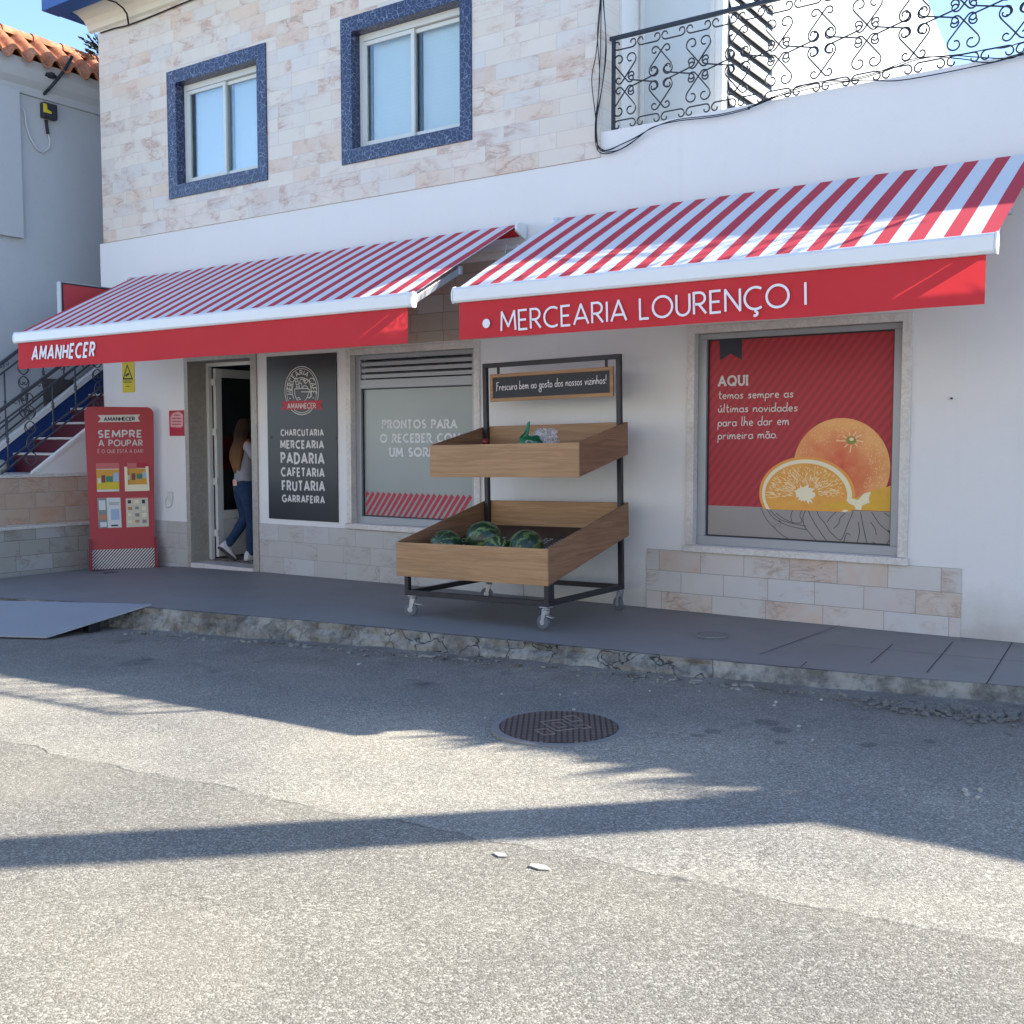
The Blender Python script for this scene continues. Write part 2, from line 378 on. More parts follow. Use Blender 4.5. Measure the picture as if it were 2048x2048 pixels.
def concrete_cracked(name):
    m = NT(name); co = m.co()
    nz = m.n('TexNoise'); nz.inputs['Scale'].default_value = 3.5; nz.inputs['Detail'].default_value = 5; m.l(co, nz.inputs[0])
    sc = m.n('VectorMath', operation='SCALE'); sc.inputs['Scale'].default_value = .5; m.l(nz.outputs['Color'], sc.inputs[0])
    wp = m.n('VectorMath', operation='ADD'); m.l(co, wp.inputs[0]); m.l(sc, wp.inputs[1])
    vo = m.n('TexVoronoi', feature='DISTANCE_TO_EDGE'); vo.inputs['Scale'].default_value = 3.4; m.l(wp, vo.inputs['Vector'])
    sep = m.n('SeparateXYZ'); m.l(co, sep.inputs[0])
    gx = m.mth('SUBTRACT', 1.0, m.mth('MULTIPLY', m.mth('SUBTRACT', sep.outputs['X'], 9.9), 3.0), clamp=True)   # the kerb is broken up to the joint near the drain
    gl = m.mth('MULTIPLY', m.mth('SUBTRACT', sep.outputs['X'], 6.6), 1.2, clamp=True)
    ln = m.mth('MULTIPLY', m.mth('SUBTRACT', 1.0, m.mth('MULTIPLY', vo.outputs['Distance'], 42.0), clamp=True), m.mth('MULTIPLY', gx, m.mth('MULTIPLY_ADD', gl, .6, .25)))
    a = m.noise(3.4, 7, .68); b = m.noise(16, 6, .7)
    base = m.ramp(m.mth('ADD', m.mth('MULTIPLY', a, .6), m.mth('MULTIPLY', b, .4)), [(.34, srgb('4d4a44')), (.46, srgb('6f6d66')), (.55, srgb('8f8d84')), (.7, srgb('a8a59a'))])
    dz = m.mth('MULTIPLY', m.mth('SUBTRACT', m.noise(4, 5, .6), .5, clamp=True), 4, clamp=True)
    base = m.mix(m.mth('MULTIPLY', dz, .6), base, srgb('6a5b4c'))
    m.col(m.mix(ln, base, srgb('24231f'))); m.set(.9, .2)
    m.bump(m.mth('SUBTRACT', m.mth('ADD', b, m.mth('MULTIPLY', a, 1.5)), m.mth('MULTIPLY', ln, 2.5)), .7, .015); return m.mat

def sidewalk_mat():
    m = NT('painted_pavement'); co = m.co()
    a = m.noise(.9, 6, .6); b = m.noise(7, 6, .62)
    base = m.mix(a, srgb('7b7876'), srgb('8c8a87')); base = m.mix(1.0, base, m.mix(b, (.84, .84, .84, 1), (1.12, 1.12, 1.12, 1)), 'MULTIPLY')
    sp = m.mth('MULTIPLY', m.mth('SUBTRACT', m.noise(26, 3), .66, clamp=True), 5, clamp=True)
    base = m.mix(m.mth('MULTIPLY', sp, .25), base, srgb('98979a'))
    s2 = m.n('SeparateXYZ'); m.l(co, s2.inputs[0])
    edge = m.mth('MULTIPLY', m.mth('ADD', s2.outputs['Y'], m.mth('MULTIPLY_ADD', m.noise(3.5, 5, .65), .5, .02)), 2.2, clamp=True)
    base = m.mix(m.mth('MULTIPLY', edge, .4), base, srgb('5a544e'))   # dust swept against the wall
    blot = m.mth('MULTIPLY', m.mth('SUBTRACT', m.noise(1.7, 6, .65), .55, clamp=True), 4, clamp=True)
    base = m.mix(m.mth('MULTIPLY', blot, .3), base, srgb('5b5a5c'))
    m.col(base); m.set(m.mth('MULTIPLY_ADD', b, .3, .42), .4); m.bump(m.mth('ADD', b, m.mth('MULTIPLY', m.noise(60, 3), .5)), .18, .005); return m.mat

def melon_mat():
    m = NT('melon_rind'); sep = m.n('SeparateXYZ'); m.l(m.co(), sep.inputs[0])
    th = m.mth('ARCTAN2', sep.outputs['Y'], sep.outputs['X'])
    wv = m.mth('SINE', m.mth('ADD', m.mth('MULTIPLY', th, 8.0), m.mth('MULTIPLY', m.noise(14, 6, .75), 13.0)))
    f = m.mth('MULTIPLY', m.mth('ADD', wv, m.mth('MULTIPLY_ADD', m.noise(9, 3), 2.2, -1.3)), .75, clamp=True)
    spots = m.noise(38, 4, .6)
    d = m.mix(spots, srgb('16261a'), srgb('2c4429')); l = m.mix(spots, srgb('5b7d40'), srgb('9cae6a'))
    m.col(m.mix(f, d, l)); m.set(.3, .5); return m.mat

def tile_roof_mat():
    m = NT('clay_tile'); a = m.noise(4, 5); b = m.noise(17, 5, .65)
    base = m.ramp(m.mth('ADD', m.mth('MULTIPLY', a, .5), m.mth('MULTIPLY', b, .5)), [(.3, srgb('87513a')), (.5, srgb('b07554')), (.7, srgb('cf9f80'))])
    m.col(base); m.set(.8, .2); m.bump(b, .3, .01); return m.mat

def manhole_mat():
    m = NT('cast_iron'); mp = m.n('Mapping'); mp.inputs['Rotation'].default_value = (0, 0, R(58)); m.l(m.co(), mp.inputs[0]); sep = m.n('SeparateXYZ'); m.l(mp, sep.inputs[0])
    def g(o, k):
        t = m.mth('FRACT', m.mth('MULTIPLY', sep.outputs[o], k)); return m.mth('GREATER_THAN', m.mth('ABSOLUTE', m.mth('SUBTRACT', t, .5)), .2)
    sq = m.mth('MULTIPLY', g('X', 30), g('Y', 30))
    a = m.noise(6, 5); base = m.mix(a, srgb('6b605a'), srgb('877a72'))
    m.col(m.mix(sq, scale_c(srgb('453d39'), 1), base)); m.set(.6, .5, .35); m.bump(sq, .8, .006); return m.mat

M = {}
M['white'] = plaster('white_plaster', 'dedcd8', 'd2cfc8')
M['beige'] = plaster('beige_plaster', 'd9d1bf', 'b3a890')
M['gray_wall'] = plaster('grey_plaster', 'b9bcbd', 'a2a4a6')
M['sun_white'] = plaster('terrace_plaster', 'e2e0da', 'd5d2ca')
M['tiles'] = marble_tiles('marble_tile_cladding', .43, .1565, 'dbd0c1', 'd0a888', '7a645a', 'b7afa4', warmth=.36, sparse=1, zoff=-4.366, msize=.0022, rose='c0937e')
M['tiles_low'] = marble_tiles('marble_tile_plinth', .42, .196, 'cbc7c0', 'c6a892', '6f665f', '8b857d', warmth=.45, seed=3.3, rose='b3937c', zoff=-.668, msize=.0026)
M['tiles_grey'] = marble_tiles('grey_marble_tile', .42, .2, 'b8b5ae', 'b8a590', '6a6359', '8d877f', warmth=.12, seed=1.7, rose='a8968a', zoff=-.672, msize=.0024)
M['tiles_beige'] = marble_tiles('sand_tile', .36, .19, 'b5aa9c', 'ae9c88', '8d8478', '80786d', warmth=.4, seed=5.1)
M['bench_grey'] = marble_tiles('bench_tile', .42, .2, 'a8a69c', '9c8f80', '59544c', '7a766e', axis='yz', warmth=.3, seed=2.2, rose='8f8072')
M['bench_pink'] = marble_tiles('pink_bench_tile', .42, .2, 'bfac9c', 'bd8f6a', '86705f', '978a7d', axis='yz', warmth=.75, seed=4.2, rose='b08a70')
M['marble'] = marble('marble_trim'); M['marble_d'] = marble('weathered_marble', 'a8a196', '6f665c', '7d7468')
M['blue_tile'] = blue_crackle('blue_crackle_tile')
M['alu'] = simple('grey_aluminium', '9a9da0', .4, .5, .25, .05)
M['alu_w'] = simple('white_aluminium', 'cfcfc9', .4, .5, 0, .04)
M['alu_awn'] = simple('white_awning_rail', 'dcdedd', .32, .5, 0, .03)
M['glass'] = glass('window_glass')
M['blind'] = stripes('roller_blind', 'e0e3e6', 'd8dce0', .045, .9, 'Z', rough=.5)
M['dark'] = simple('dark_interior', '1b1b20', .8, .3, 0, .2)
M['int_wall'] = simple('interior_wall', '7d8084', .8, .3, 0, .1)
M['int_red'] = simple('interior_red_panel', 'c8263c', .6, .4, 0, .05)
M['int_floor'] = simple('interior_floor', '6d6864', .5, .4, 0, .1)
M['awn'] = stripes('striped_awning_fabric', 'c8434e', 'e0e0e0', .2252, .47, 'X', 11.42 - .1058, trans=.12)
m = NT('red_valance_fabric'); b = m.mix(m.noise(3, 4), srgb('d23a40'), srgb('dc4347')); m.col(b).set(.75, .2); translucent(m, b, .3); M['valance'] = m.mat
M['text_w'] = simple('white_lettering', 'e4e1e3', .6, .3, 0, 0)
M['text_g'] = simple('cream_lettering', 'd3cfc8', .6, .3, 0, 0)
M['text_dim'] = simple('grey_lettering', 'dcdedc', .6, .3, 0, 0)
M['text_red'] = simple('rose_lettering', 'd2a09c', .6, .3, 0, 0)
M['black'] = simple('black_steel', '1c1c22', .45, .5, 0, .12)
M['panel'] = simple('black_sign_panel', '191a20', .38, .5, 0, .05)
M['chalk'] = simple('slate_board', '34363c', .6, .4, 0, .12)
M['red_board'] = simple('red_display_board', 'ad3a3e', .5, .4, 0, .05)
M['red_deep'] = simple('red_board_side', '8a2230', .55, .4, 0, .05)
M['maroon'] = simple('maroon_stripe_ground', '4d2140', .5, .4, 0, 0)
M['ribbon'] = simple('pale_banner', 'd5cfc4', .6, .3, 0, 0)
M['red_banner'] = simple('red_banner', 'b02c3f', .5, .3, 0, 0)
M['char'] = simple('charcoal_print', '33343c', .5, .3, 0, 0)
M['wood_x'] = wood('oak_board_long', axis=0); M['wood_y'] = wood('oak_board_side', '7d5a41', '987053', axis=1)
M['chrome'] = simple('zinc_plate', 'b9bcbd', .32, .5, .8, .05)
M['rubber'] = simple('grey_rubber_wheel', '5d6166', .6, .4, 0, .05)
M['melon'] = melon_mat()
M['asphalt'] = asphalt(); M['sidewalk'] = sidewalk_mat(); M['kerb'] = concrete_cracked('broken_concrete')
M['clay'] = tile_roof_mat(); M['iron_lid'] = manhole_mat()
M['conc'] = simple('concrete_ring', '807e7a', .9, .2, 0, .15, 9, .3)
M['rail'] = simple('dark_wrought_iron', '2a3038', .5, .5, .3, .15)
M['rail_g'] = simple('grey_wrought_iron', '4a4f57', .5, .5, .3, .15)
M['cable'] = simple('black_cable', '17171a', .6, .4, 0, 0)
M['blue'] = simple('blue_paint', '1f3a73', .6, .35, 0, .12)
M['fascia'] = simple('blue_fascia_paint', '2f5792', .55, .35, 0, .08)
M['step_red'] = simple('maroon_step_tile', '5a2530', .5, .4, 0, .12)
M['step_w'] = marble('step_nosing', 'cfccc6', '8d867c')
M['yellow'] = simple('yellow_sign', 'd6bf2c', .5, .4, 0, .04)
M['plate'] = simple('grey_ramp_steel', '8b8f95', .5, .4, .1, .08, 3, .1, 90)
M['stone'] = simple('white_pebble', 'a8a49a', .8, .2, 0, .1)
M['gravel'] = simple('grey_gravel', '6e6c68', .9, .2, 0, .3, 30)
M['screen'] = simple('frosted_screen', 'c2c8c8', .4, .4, 0, .03)
m = NT('frosted_window_film'); m.col(m.mix(m.noise(1.1, 3), srgb('828c8b'), srgb('979f9c'))); m.set(.28, .5); m.set(.2); M['film'] = m.mat
M['poster_red'] = stripes('striped_poster_print', 'b5363f', '9a3238', .062, .5, ang=R(-38), rough=.4, soft=1)
M['beige_print'] = simple('grey_beige_print', '968e89', .4, .4, 0, .03)
M['red_print'] = simple('red_print', 'b0283f', .4, .4, 0, 0)
M['ink'] = simple('ink_line', '38383c', .5, .3, 0, 0)

# ------------------------------------------------------------------ lettering made of strokes
def arc(cx, cy, rx, ry, a0, a1, n=14): return [(cx + rx * math.cos(R(a0 + (a1 - a0) * i / n)), cy + ry * math.sin(R(a0 + (a1 - a0) * i / n))) for i in range(n + 1)]
G = {
 'A': (.82, [[(0, 0), (.41, 1), (.82, 0)], [(.12, .3), (.7, .3)]]),
 'B': (.58, [[(0, 0), (0, 1), (.28, 1)] + arc(.28, .76, .25, .24, 90, -90) + [(0, .52)], [(.28, .52)] + arc(.3, .26, .28, .26, 90, -90) + [(0, 0)]]),
 'C': (.8, [arc(.5, .5, .5, .5, 55, 305, 20)]),
 'D': (.74, [[(0, 0), (0, 1), (.26, 1)] + arc(.26, .5, .48, .5, 90, -90) + [(0, 0)]]),
 'E': (.5, [[(.5, 1), (0, 1), (0, 0), (.5, 0)], [(0, .5), (.44, .5)]]),
 'F': (.5, [[(.5, 1), (0, 1), (0, 0)], [(0, .5), (.42, .5)]]),
 'G': (.92, [arc(.5, .5, .5, .5, 50, 350, 20) + [(.96, .46), (.58, .46)]]),
 'H': (.64, [[(0, 0), (0, 1)], [(.64, 0), (.64, 1)], [(0, .5), (.64, .5)]]),
 'I': (.02, [[(0.01, 0), (0.01, 1)]]),
 'L': (.46, [[(0, 1), (0, 0), (.46, 0)]]),
 'M': (.9, [[(0, 0), (.06, 1), (.45, .22), (.84, 1), (.9, 0)]]),
 'N': (.7, [[(0, 0), (0, 1), (.7, 0), (.7, 1)]]),
 'O': (1.0, [arc(.5, .5, .5, .5, 0, 360, 28)]),
 'P': (.56, [[(0, 0), (0, 1), (.28, 1)] + arc(.28, .73, .27, .27, 90, -90) + [(0, .46)]]),
 'Q': (1.0, [arc(.5, .5, .5, .5, 0, 360, 28), [(.58, .25), (.98, -.08)]]),
 'R': (.6, [[(0, 0), (0, 1), (.28, 1)] + arc(.28, .73, .27, .27, 90, -90) + [(0, .46)], [(.24, .46), (.6, 0)]]),
 'S': (.5, [arc(.25, .75, .23, .25, 40, 270, 12) + arc(.25, .25, .25, .25, 90, -145, 12)]),
 'T': (.62, [[(0, 1), (.62, 1)], [(.31, 1), (.31, 0)]]),
 'U': (.66, [[(0, 1), (0, .33)] + arc(.33, .33, .33, .33, 180, 360) + [(.66, 1)]]),
 '!': (.05, [[(.02, 1), (.02, .3)], [(.02, .05), (.02, 0)]]),
 '.': (.06, [[(.0, 0), (.05, 0)]]),
 ' ': (.3, []),
}
G['Ç'] = (G['C'][0], G['C'][1] + [[(.5, 0), (.5, -.1)] + arc(.47, -.2, .12, .1, 70, -120, 6)])
G['É'] = (G['E'][0], G['E'][1] + [[(.2, 1.13), (.36, 1.28)]])
G['Á'] = (G['A'][0], G['A'][1] + [[(.38, 1.13), (.54, 1.28)]])
# handwriting: x-height .48, ascender 1, descender -.38
H_ = {
 'a': (.42, [arc(.19, .22, .19, .23, 50, 330, 12) + [(.36, .46), (.36, .12), (.44, .02)]]),
 'b': (.4, [[(.06, 1), (.0, 0)], arc(.19, .22, .18, .22, 170, -150, 12)]),
 'c': (.34, [arc(.19, .22, .19, .23, 55, 310, 10)]),
 'd': (.44, [arc(.18, .22, .18, .22, 40, 330, 12), [(.42, 1), (.36, .1), (.42, 0)]]),
 'e': (.38, [[(.03, .22), (.32, .28)] + arc(.18, .28, .15, .2, 0, 180, 8) + arc(.2, .2, .18, .2, 170, 310, 8)]),
 'g': (.4, [arc(.19, .24, .18, .22, 40, 330, 12), [(.36, .46), (.34, -.1)] + arc(.16, -.3, .2, .2, 20, -330, 14)]),
 'h': (.42, [[(.08, 1), (.0, 0)], [(.02, .2), (.16, .46), (.32, .4), (.34, .05), (.4, 0)]]),
 'i': (.1, [[(.04, .46), (.03, .05), (.1, 0)], [(.06, .64), (.08, .69)]]),
 'l': (.14, [[(.1, 1.0), (.02, .08), (.12, 0)]]),
 'm': (.6, [[(.02, .46), (.0, 0)], [(.02, .25), (.14, .46), (.25, .4), (.26, 0)], [(.27, .25), (.4, .46), (.5, .4), (.52, .05), (.6, 0)]]),
 'n': (.42, [[(.02, .46), (.0, 0)], [(.02, .22), (.16, .46), (.32, .4), (.34, .05), (.42, 0)]]),
 'o': (.4, [arc(.19, .23, .19, .23, 60, 430, 14)]),
 'p': (.4, [[(.05, .46), (.0, -.4)], arc(.2, .23, .18, .22, 160, -150, 12)]),
 'r': (.32, [[(.02, .46), (.02, 0)], [(.03, .25), (.14, .44), (.3, .42)]]),
 's': (.32, [[(.3, .42), (.14, .47), (.05, .36), (.18, .25), (.26, .12), (.16, .0), (.0, .05)]]),
 't': (.3, [[(.14, .86), (.1, .1), (.2, 0), (.28, .06)], [(.0, .52), (.3, .56)]]),
 'u': (.42, [[(.02, .46), (.02, .12), (.12, .0), (.26, .06), (.34, .46), (.34, .08), (.42, 0)]]),
 'v': (.36, [[(.0, .46), (.14, 0), (.34, .48)]]),
 'z': (.38, [[(.02, .44), (.34, .46), (.0, .02), (.38, .0)]]),
 'F': (.46, [[(.1, .95), (.04, -.08)], [(.0, .92), (.46, .98)], [(.06, .52), (.36, .56)]]),
 '!': (.08, [[(.1, 1.0), (.05, .3)], [(.03, .06), (.04, .0)]]),
 '.': (.06, [[(.0, 0.02), (.04, 0)]]),
 ' ': (.26, []),
}
H_['ú'] = (H_['u'][0], H_['u'][1] + [[(.18, .62), (.3, .8)]])
H_['ã'] = (H_['a'][0], H_['a'][1] + [[(.06, .62), (.14, .7), (.24, .64), (.34, .72)]])
def layout(txt, font, gap):
    x = 0; out = []
    for ch in txt:
        wd, st = font[ch]
        for s in st: out.append([(x + px, py) for px, py in s])
        x += wd + gap
    return out, x - gap
class Ink:  # flat strokes on a plane (o, u, v, n)
    def __init__(s): s.mb = MB(); s.k = 0
    def stroke(s, P, w, n, lift=.0, square=True):
        P = [Vector(p) for p in P]; n = Vector(n).normalized()
        Q = [P[0]]
        for p in P[1:]:
            if (p - Q[-1]).length > 1e-5: Q.append(p)
        P = Q
        if len(P) < 2: return
        closed = (P[0] - P[-1]).length < 1e-4 and len(P) > 3
        if closed: P = P[:-1]
        m = len(P); s.k += 1; off = n * (lift + .00012 * (s.k % 9)); L = []; Rr = []
        for i in range(m):
            a = P[(i - 1) % m] if (closed or i > 0) else None; c = P[(i + 1) % m] if (closed or i < m - 1) else None
            d1 = (P[i] - a).normalized() if a is not None else None; d2 = (c - P[i]).normalized() if c is not None else None
            n1 = n.cross(d1) if d1 else n.cross(d2); n2 = n.cross(d2) if d2 else n1
            b = (n1 + n2)
            if b.length < .3: b = n1.copy()
            b.normalize(); k = min(1 / max(b.dot(n1), .35), 1.8) * w / 2
            L.append(P[i] + b * k + off); Rr.append(P[i] - b * k + off)
        o = len(s.mb.v); s.mb.v += [tuple(p) for p in L + Rr]
        for i in range(m if closed else m - 1):
            j = (i + 1) % m; s.mb.f.append([o + i, o + j, o + m + j, o + m + i]); s.mb.m.append(0)
    def text(s, txt, bl, br, tl, w, n, font=G, gap=.2, lift=.002, serif=0.0, xh=1.0):
        st, W = layout(txt, font, gap); bl = Vector(bl); u = (Vector(br) - bl) / W
        v = (Vector(tl) - bl) / xh
        if w < 0: w = -w * u.length
        for q in st:
            W3_ = [bl + u * x + v * y for x, y in q]; run = [W3_[0]]; e_ = w * .3
            for i in range(1, len(W3_)):
                run.append(W3_[i])
                if i < len(W3_) - 1:
                    a_ = (W3_[i] - W3_[i - 1]).normalized(); b_ = (W3_[i + 1] - W3_[i]).normalized()
                    if a_.dot(b_) < -.25:          # acute corner: two butted strokes instead of a long mitre
                        s.stroke(run[:-1] + [run[-1] + a_ * e_], w, n, lift); run = [W3_[i] - b_ * e_]
            s.stroke(run, w, n, lift)
            if serif:
                for e, nb in ((q[0], q[1]), (q[-1], q[-2])):
                    if (abs(e[1]) < .02 or abs(e[1] - 1) < .02) and abs(e[1] - nb[1]) > .3:
                        s.stroke([bl + u * (e[0] - serif) + v * e[1], bl + u * (e[0] + serif) + v * e[1]], w * .8, n, lift)
    def build(s, name, mat, parent, **k): return s.mb.build(name, mat, parent, **k)
def flat(pts, n, lift):
    n = Vector(n).normalized(); return [Vector(p) + n * lift for p in pts]
FRONT = (0, -1, 0)

# ================================================================== GROUND
def grid(xs, ys, zf, name, mat, kind='structure', smooth=True):
    mb = MB(); n = len(xs); vs = [(x, y, zf(x, y)) for y in ys for x in xs]
    fs = [(j * n + i, j * n + i + 1, (j + 1) * n + i + 1, (j + 1) * n + i) for j in range(len(ys) - 1) for i in range(n - 1)]
    mb.add(vs, fs); return mb.build(name, mat, kind=kind, smooth=smooth)
def steps(a, b, s):
    n = max(1, int(round((b - a) / s))); return [a + (b - a) * i / n for i in range(n + 1)]
# pavement edge along the kerb (top outer corner)
KE = [(-3, -3.4), (0, -3.25), (2.2, -2.95), (4.3, -2.58), (5.28, -2.44), (6.08, -2.31), (7.13, -2.18), (8.1, -2.09), (9.18, -1.98), (9.72, -1.92), (10.33, -1.86), (11.2, -1.72), (11.9, -1.57), (14, -1.25), (20, -.6)]
def ke(x): return pw(x, KE)
xs = [-400, -120, -40, -15] + steps(-6, 22, .2) + [40, 120, 400]
ys = [-400, -120, -40, -20] + steps(-12, -1.2, .15) + [0, 1, 8, 40, 120, 400]
def road_z(x, y):
    z = rdz(x)
    if -14 < y < -1: z += .012 * mnoise.noise(Vector((x * .7, y * .7, 0))) + .004 * mnoise.noise(Vector((x * 2.7, y * 2.7, 3)))
    d_ = ke(x) - y
    if d_ < .9: z += .03 * (1 - max(0, d_ - .2) / .7) * min(1, max(0, (12.2 - x) / 2))   # dirt and old tarmac banked up against the kerb
    return z
grid(xs, ys, road_z, 'road', M['asphalt'])

mb = MB(); X = steps(-3, 20, .12); rows = 9
def sw_surface(x, y): return swz(x)
vs = []
for x in X:
    for j in range(rows):
        y = lerp(.3, ke(x) + .012 * mnoise.noise(Vector((x * 3, 0, 5))), j / (rows - 1)); vs.append((x, y, swz(x) + .003 * mnoise.noise(Vector((x, y * 2, 1)))))
mb.add(vs, [(i * rows + j, (i + 1) * rows + j, (i + 1) * rows + j + 1, i * rows + j + 1) for i in range(len(X) - 1) for j in range(rows - 1)])
mb.build('pavement', M['sidewalk'], kind='structure', smooth=True)
# broken concrete kerb: a rough sloping strip from the pavement edge to the road
mb = MB(); X = steps(-3, 20, .035); prof = [(0, 0), (.04, -.004), (.05, -.25), (.075, -.55), (.10, -.8), (.15, -1.0), (.19, -1.25)]
vs = []; n = len(prof)
for x in X:
    y0 = ke(x); z0 = swz(x); z1 = rdz(x)
    rough = 1.0 if x < 9.85 else .35
    for k, (dy, dz) in enumerate(prof):
        t = Vector((x * 2.2, k * .45, 2)); nn = mnoise.noise(t) ; n2 = mnoise.noise(Vector((x * 8, k * 1.3, 7)))
        wob = (0 if k == 0 else (nn * .07 + n2 * .03) * rough)
        y = y0 + .006 - dy * (1.15 if x < 9.85 else .8) - (wob if 1 < k < n - 1 else wob * .3)
        z = z0 - .002 + dz * (z0 - z1) + (n2 * .02 * rough if 1 < k < n - 1 else 0)
        if k == 0: y += .03
        vs.append((x, y, z))
mb.add(vs, [(i * n + j, i * n + j + 1, (i + 1) * n + j + 1, (i + 1) * n + j) for i in range(len(X) - 1) for j in range(n - 1)])
mb.build('kerb', M['kerb'], kind='structure', smooth=False)
# joints of the pavement slabs as thin dark grooves
mb = MB()
for (u0, v0, u1, v1) in [(1519, 1308, 1680, 1250), (1742, 1326, 1786, 1288), (1853, 1346, 1905, 1284), (1972, 1370, 2024, 1286), (1602, 1333, 1614, 1323)]:
    a = atZ(u0, v0, .122); b = atZ(u1, v1, .122); a.z = swz(a.x) + .006; b.z = swz(b.x) + .006
    d = (b - a).normalized().cross(Vector((0, 0, 1))) * .0035; mb.quad(a - d, a + d, b + d, b - d)
for x0, x1, yk in [(10.4, 18, -.95)]:
    pts = [Vector((x, ke(x) * .52 + .05, swz(x) + .0065)) for x in steps(x0, x1, .4)]
    for a, b in zip(pts, pts[1:]): mb.quad(a + Vector((0, -.003, 0)), a + Vector((0, .003, 0)), b + Vector((0, .003, 0)), b + Vector((0, -.003, 0)))
mb.build('pavement_joint', simple('joint_dirt', '46454a', .9, .2, 0, .2), kind='structure')

# ================================================================== SHOP BUILDING
B = thing('shop_building', 'corner shop building with white ground floor, marble tiled upper floor and blue framed windows', 'building', (4, 0, 0))
def wall_holes(x0, x1, z0, z1, holes, y0, y1, zb=None):
    xs = sorted({x0, x1} | {h[0] for h in holes} | {h[1] for h in holes}); zs = sorted({z0, z1} | {h[2] for h in holes} | {h[3] for h in holes})
    mb = MB()
    def solid(i, j):
        if i < 0 or j < 0 or i >= len(xs) - 1 or j >= len(zs) - 1: return False
        cx = (xs[i] + xs[i + 1]) / 2; cz = (zs[j] + zs[j + 1]) / 2
        return not any(h[0] < cx < h[1] and h[2] < cz < h[3] for h in holes)
    for i in range(len(xs) - 1):
        for j in range(len(zs) - 1):
            if not solid(i, j): continue
            a, b, c, d = xs[i], xs[i + 1], zs[j], zs[j + 1]
            mb.quad((a, y0, c), (b, y0, c), (b, y0, d), (a, y0, d)); mb.quad((b, y1, c), (a, y1, c), (a, y1, d), (b, y1, d))
            if not solid(i - 1, j): mb.quad((a, y1, c), (a, y0, c), (a, y0, d), (a, y1, d))
            if not solid(i + 1, j): mb.quad((b, y0, c), (b, y1, c), (b, y1, d), (b, y0, d))
            if not solid(i, j - 1): mb.quad((a, y0, c), (a, y1, c), (b, y1, c), (b, y0, c))
            if not solid(i, j + 1): mb.quad((a, y0, d), (b, y0, d), (b, y1, d), (a, y1, d))
    return mb
DOOR = (1.70, 2.905, -.6, 2.70)
S_ = (4.54, 6.31, .74, 2.655)
W3 = (8.79, 10.645, .73, 2.66)
wall_holes(0, 20, -.6, 4.565, [DOOR, S_, W3, (-.1, 7.8, 4.366, 4.6)], 0, .30).build('wall', M['white'], B, weld=True)
U1 = (1.60, 3.10, 4.93, 6.20); U2 = (4.625, 6.14, 4.92, 6.19)
wall_holes(0, 7.8, 4.368, 7.17, [U1, U2], -.012, .34).build('tiled_upper_wall', M['tiles'], B, weld=True)
MB().box(0, .3, .34, 9, -.6, 7.5).build('side_wall', M['white'], B)
# sand tiled band above the shop windows (behind the awnings)
MB().box(3.0, 7.18, -.012, 0, 2.735, 3.52).build('sand_tile_band', M['tiles_beige'], B)
# plinths
for x0, x1, zt, mt in ((.0, 1.635, .625, 'tiles_grey'), (3.0, 6.92, .672, 'tiles_low'), (8.329, 11.134, .668, 'tiles_low')):
    MB().box(x0, x1, -.012, 0, -.5, zt).build('stone_plinth', M['tiles_grey' if x0 == 3.0 else mt], B, bevel=.003)
# window surrounds of blue tile
def surround(o, i, y0, y1, mat, name, parent):
    mb = MB()
    mb.box(o[0], i[0], y0, y1, o[2], o[3]); mb.box(i[1], o[1], y0, y1, o[2], o[3]); mb.box(i[0], i[1], y0, y1, o[2], i[2]); mb.box(i[0], i[1], y0, y1, i[3], o[3])
    return mb.build(name, mat, parent, bevel=.004)
for U, O in ((U1, (1.43, 3.256, 4.77, 6.36)), (U2, (4.464, 6.284, 4.765, 6.356))):
    inner = (U[0] + .004, U[1] - .004, U[2] + .004, U[3] - .004)
    surround(O, inner, -.03, .12, M['blue_tile'], 'window_surround', B)
    # frame (outer), two sashes with panes, blind behind
    x0, x1, z0, z1 = inner; fr = MB(); t = .05
    fr.box(x0, x1, .105, .19, z0, z0 + .045); fr.box(x0, x1, .105, .19, z1 - .075, z1); fr.box(x0, x0 + t, .105, .19, z0 + .045, z1 - .075); fr.box(x1 - t, x1, .105, .19, z0 + .045, z1 - .075)
    w_ = fr.build('window', M['alu_w'], B, bevel=.004)
    xm = (x0 + x1) / 2
    for k, (a, b, yy) in enumerate(((x0 + t, xm + .03, .112), (xm - .03, x1 - t, .146))):
        s = MB(); q = .045; za, zb = z0 + .05, z1 - .08
        s.box(a, b, yy, yy + .03, za, za + q); s.box(a, b, yy, yy + .03, zb - q, zb); s.box(a, a + q, yy, yy + .03, za + q, zb - q); s.box(b - q, b, yy, yy + .03, za + q, zb - q)
        s.build('sash', M['alu_w'], w_, bevel=.003)
        MB().box(a + q, b - q, yy + .012, yy + .018, za + q, zb - q).build('pane', M['glass'], w_)
    MB().box(x0 + .11, xm - .02, .215, .23, z0 + .05, z1).build('blind', M['blind'], w_)
    MB().box(xm + .06, x1 - .01, .235, .25, z0 + .05, z1).build('blind', M['blind'], w_)
    MB().box(x0, x1, .32, .335, z0, z1).build('window_back', M['dark'], w_)
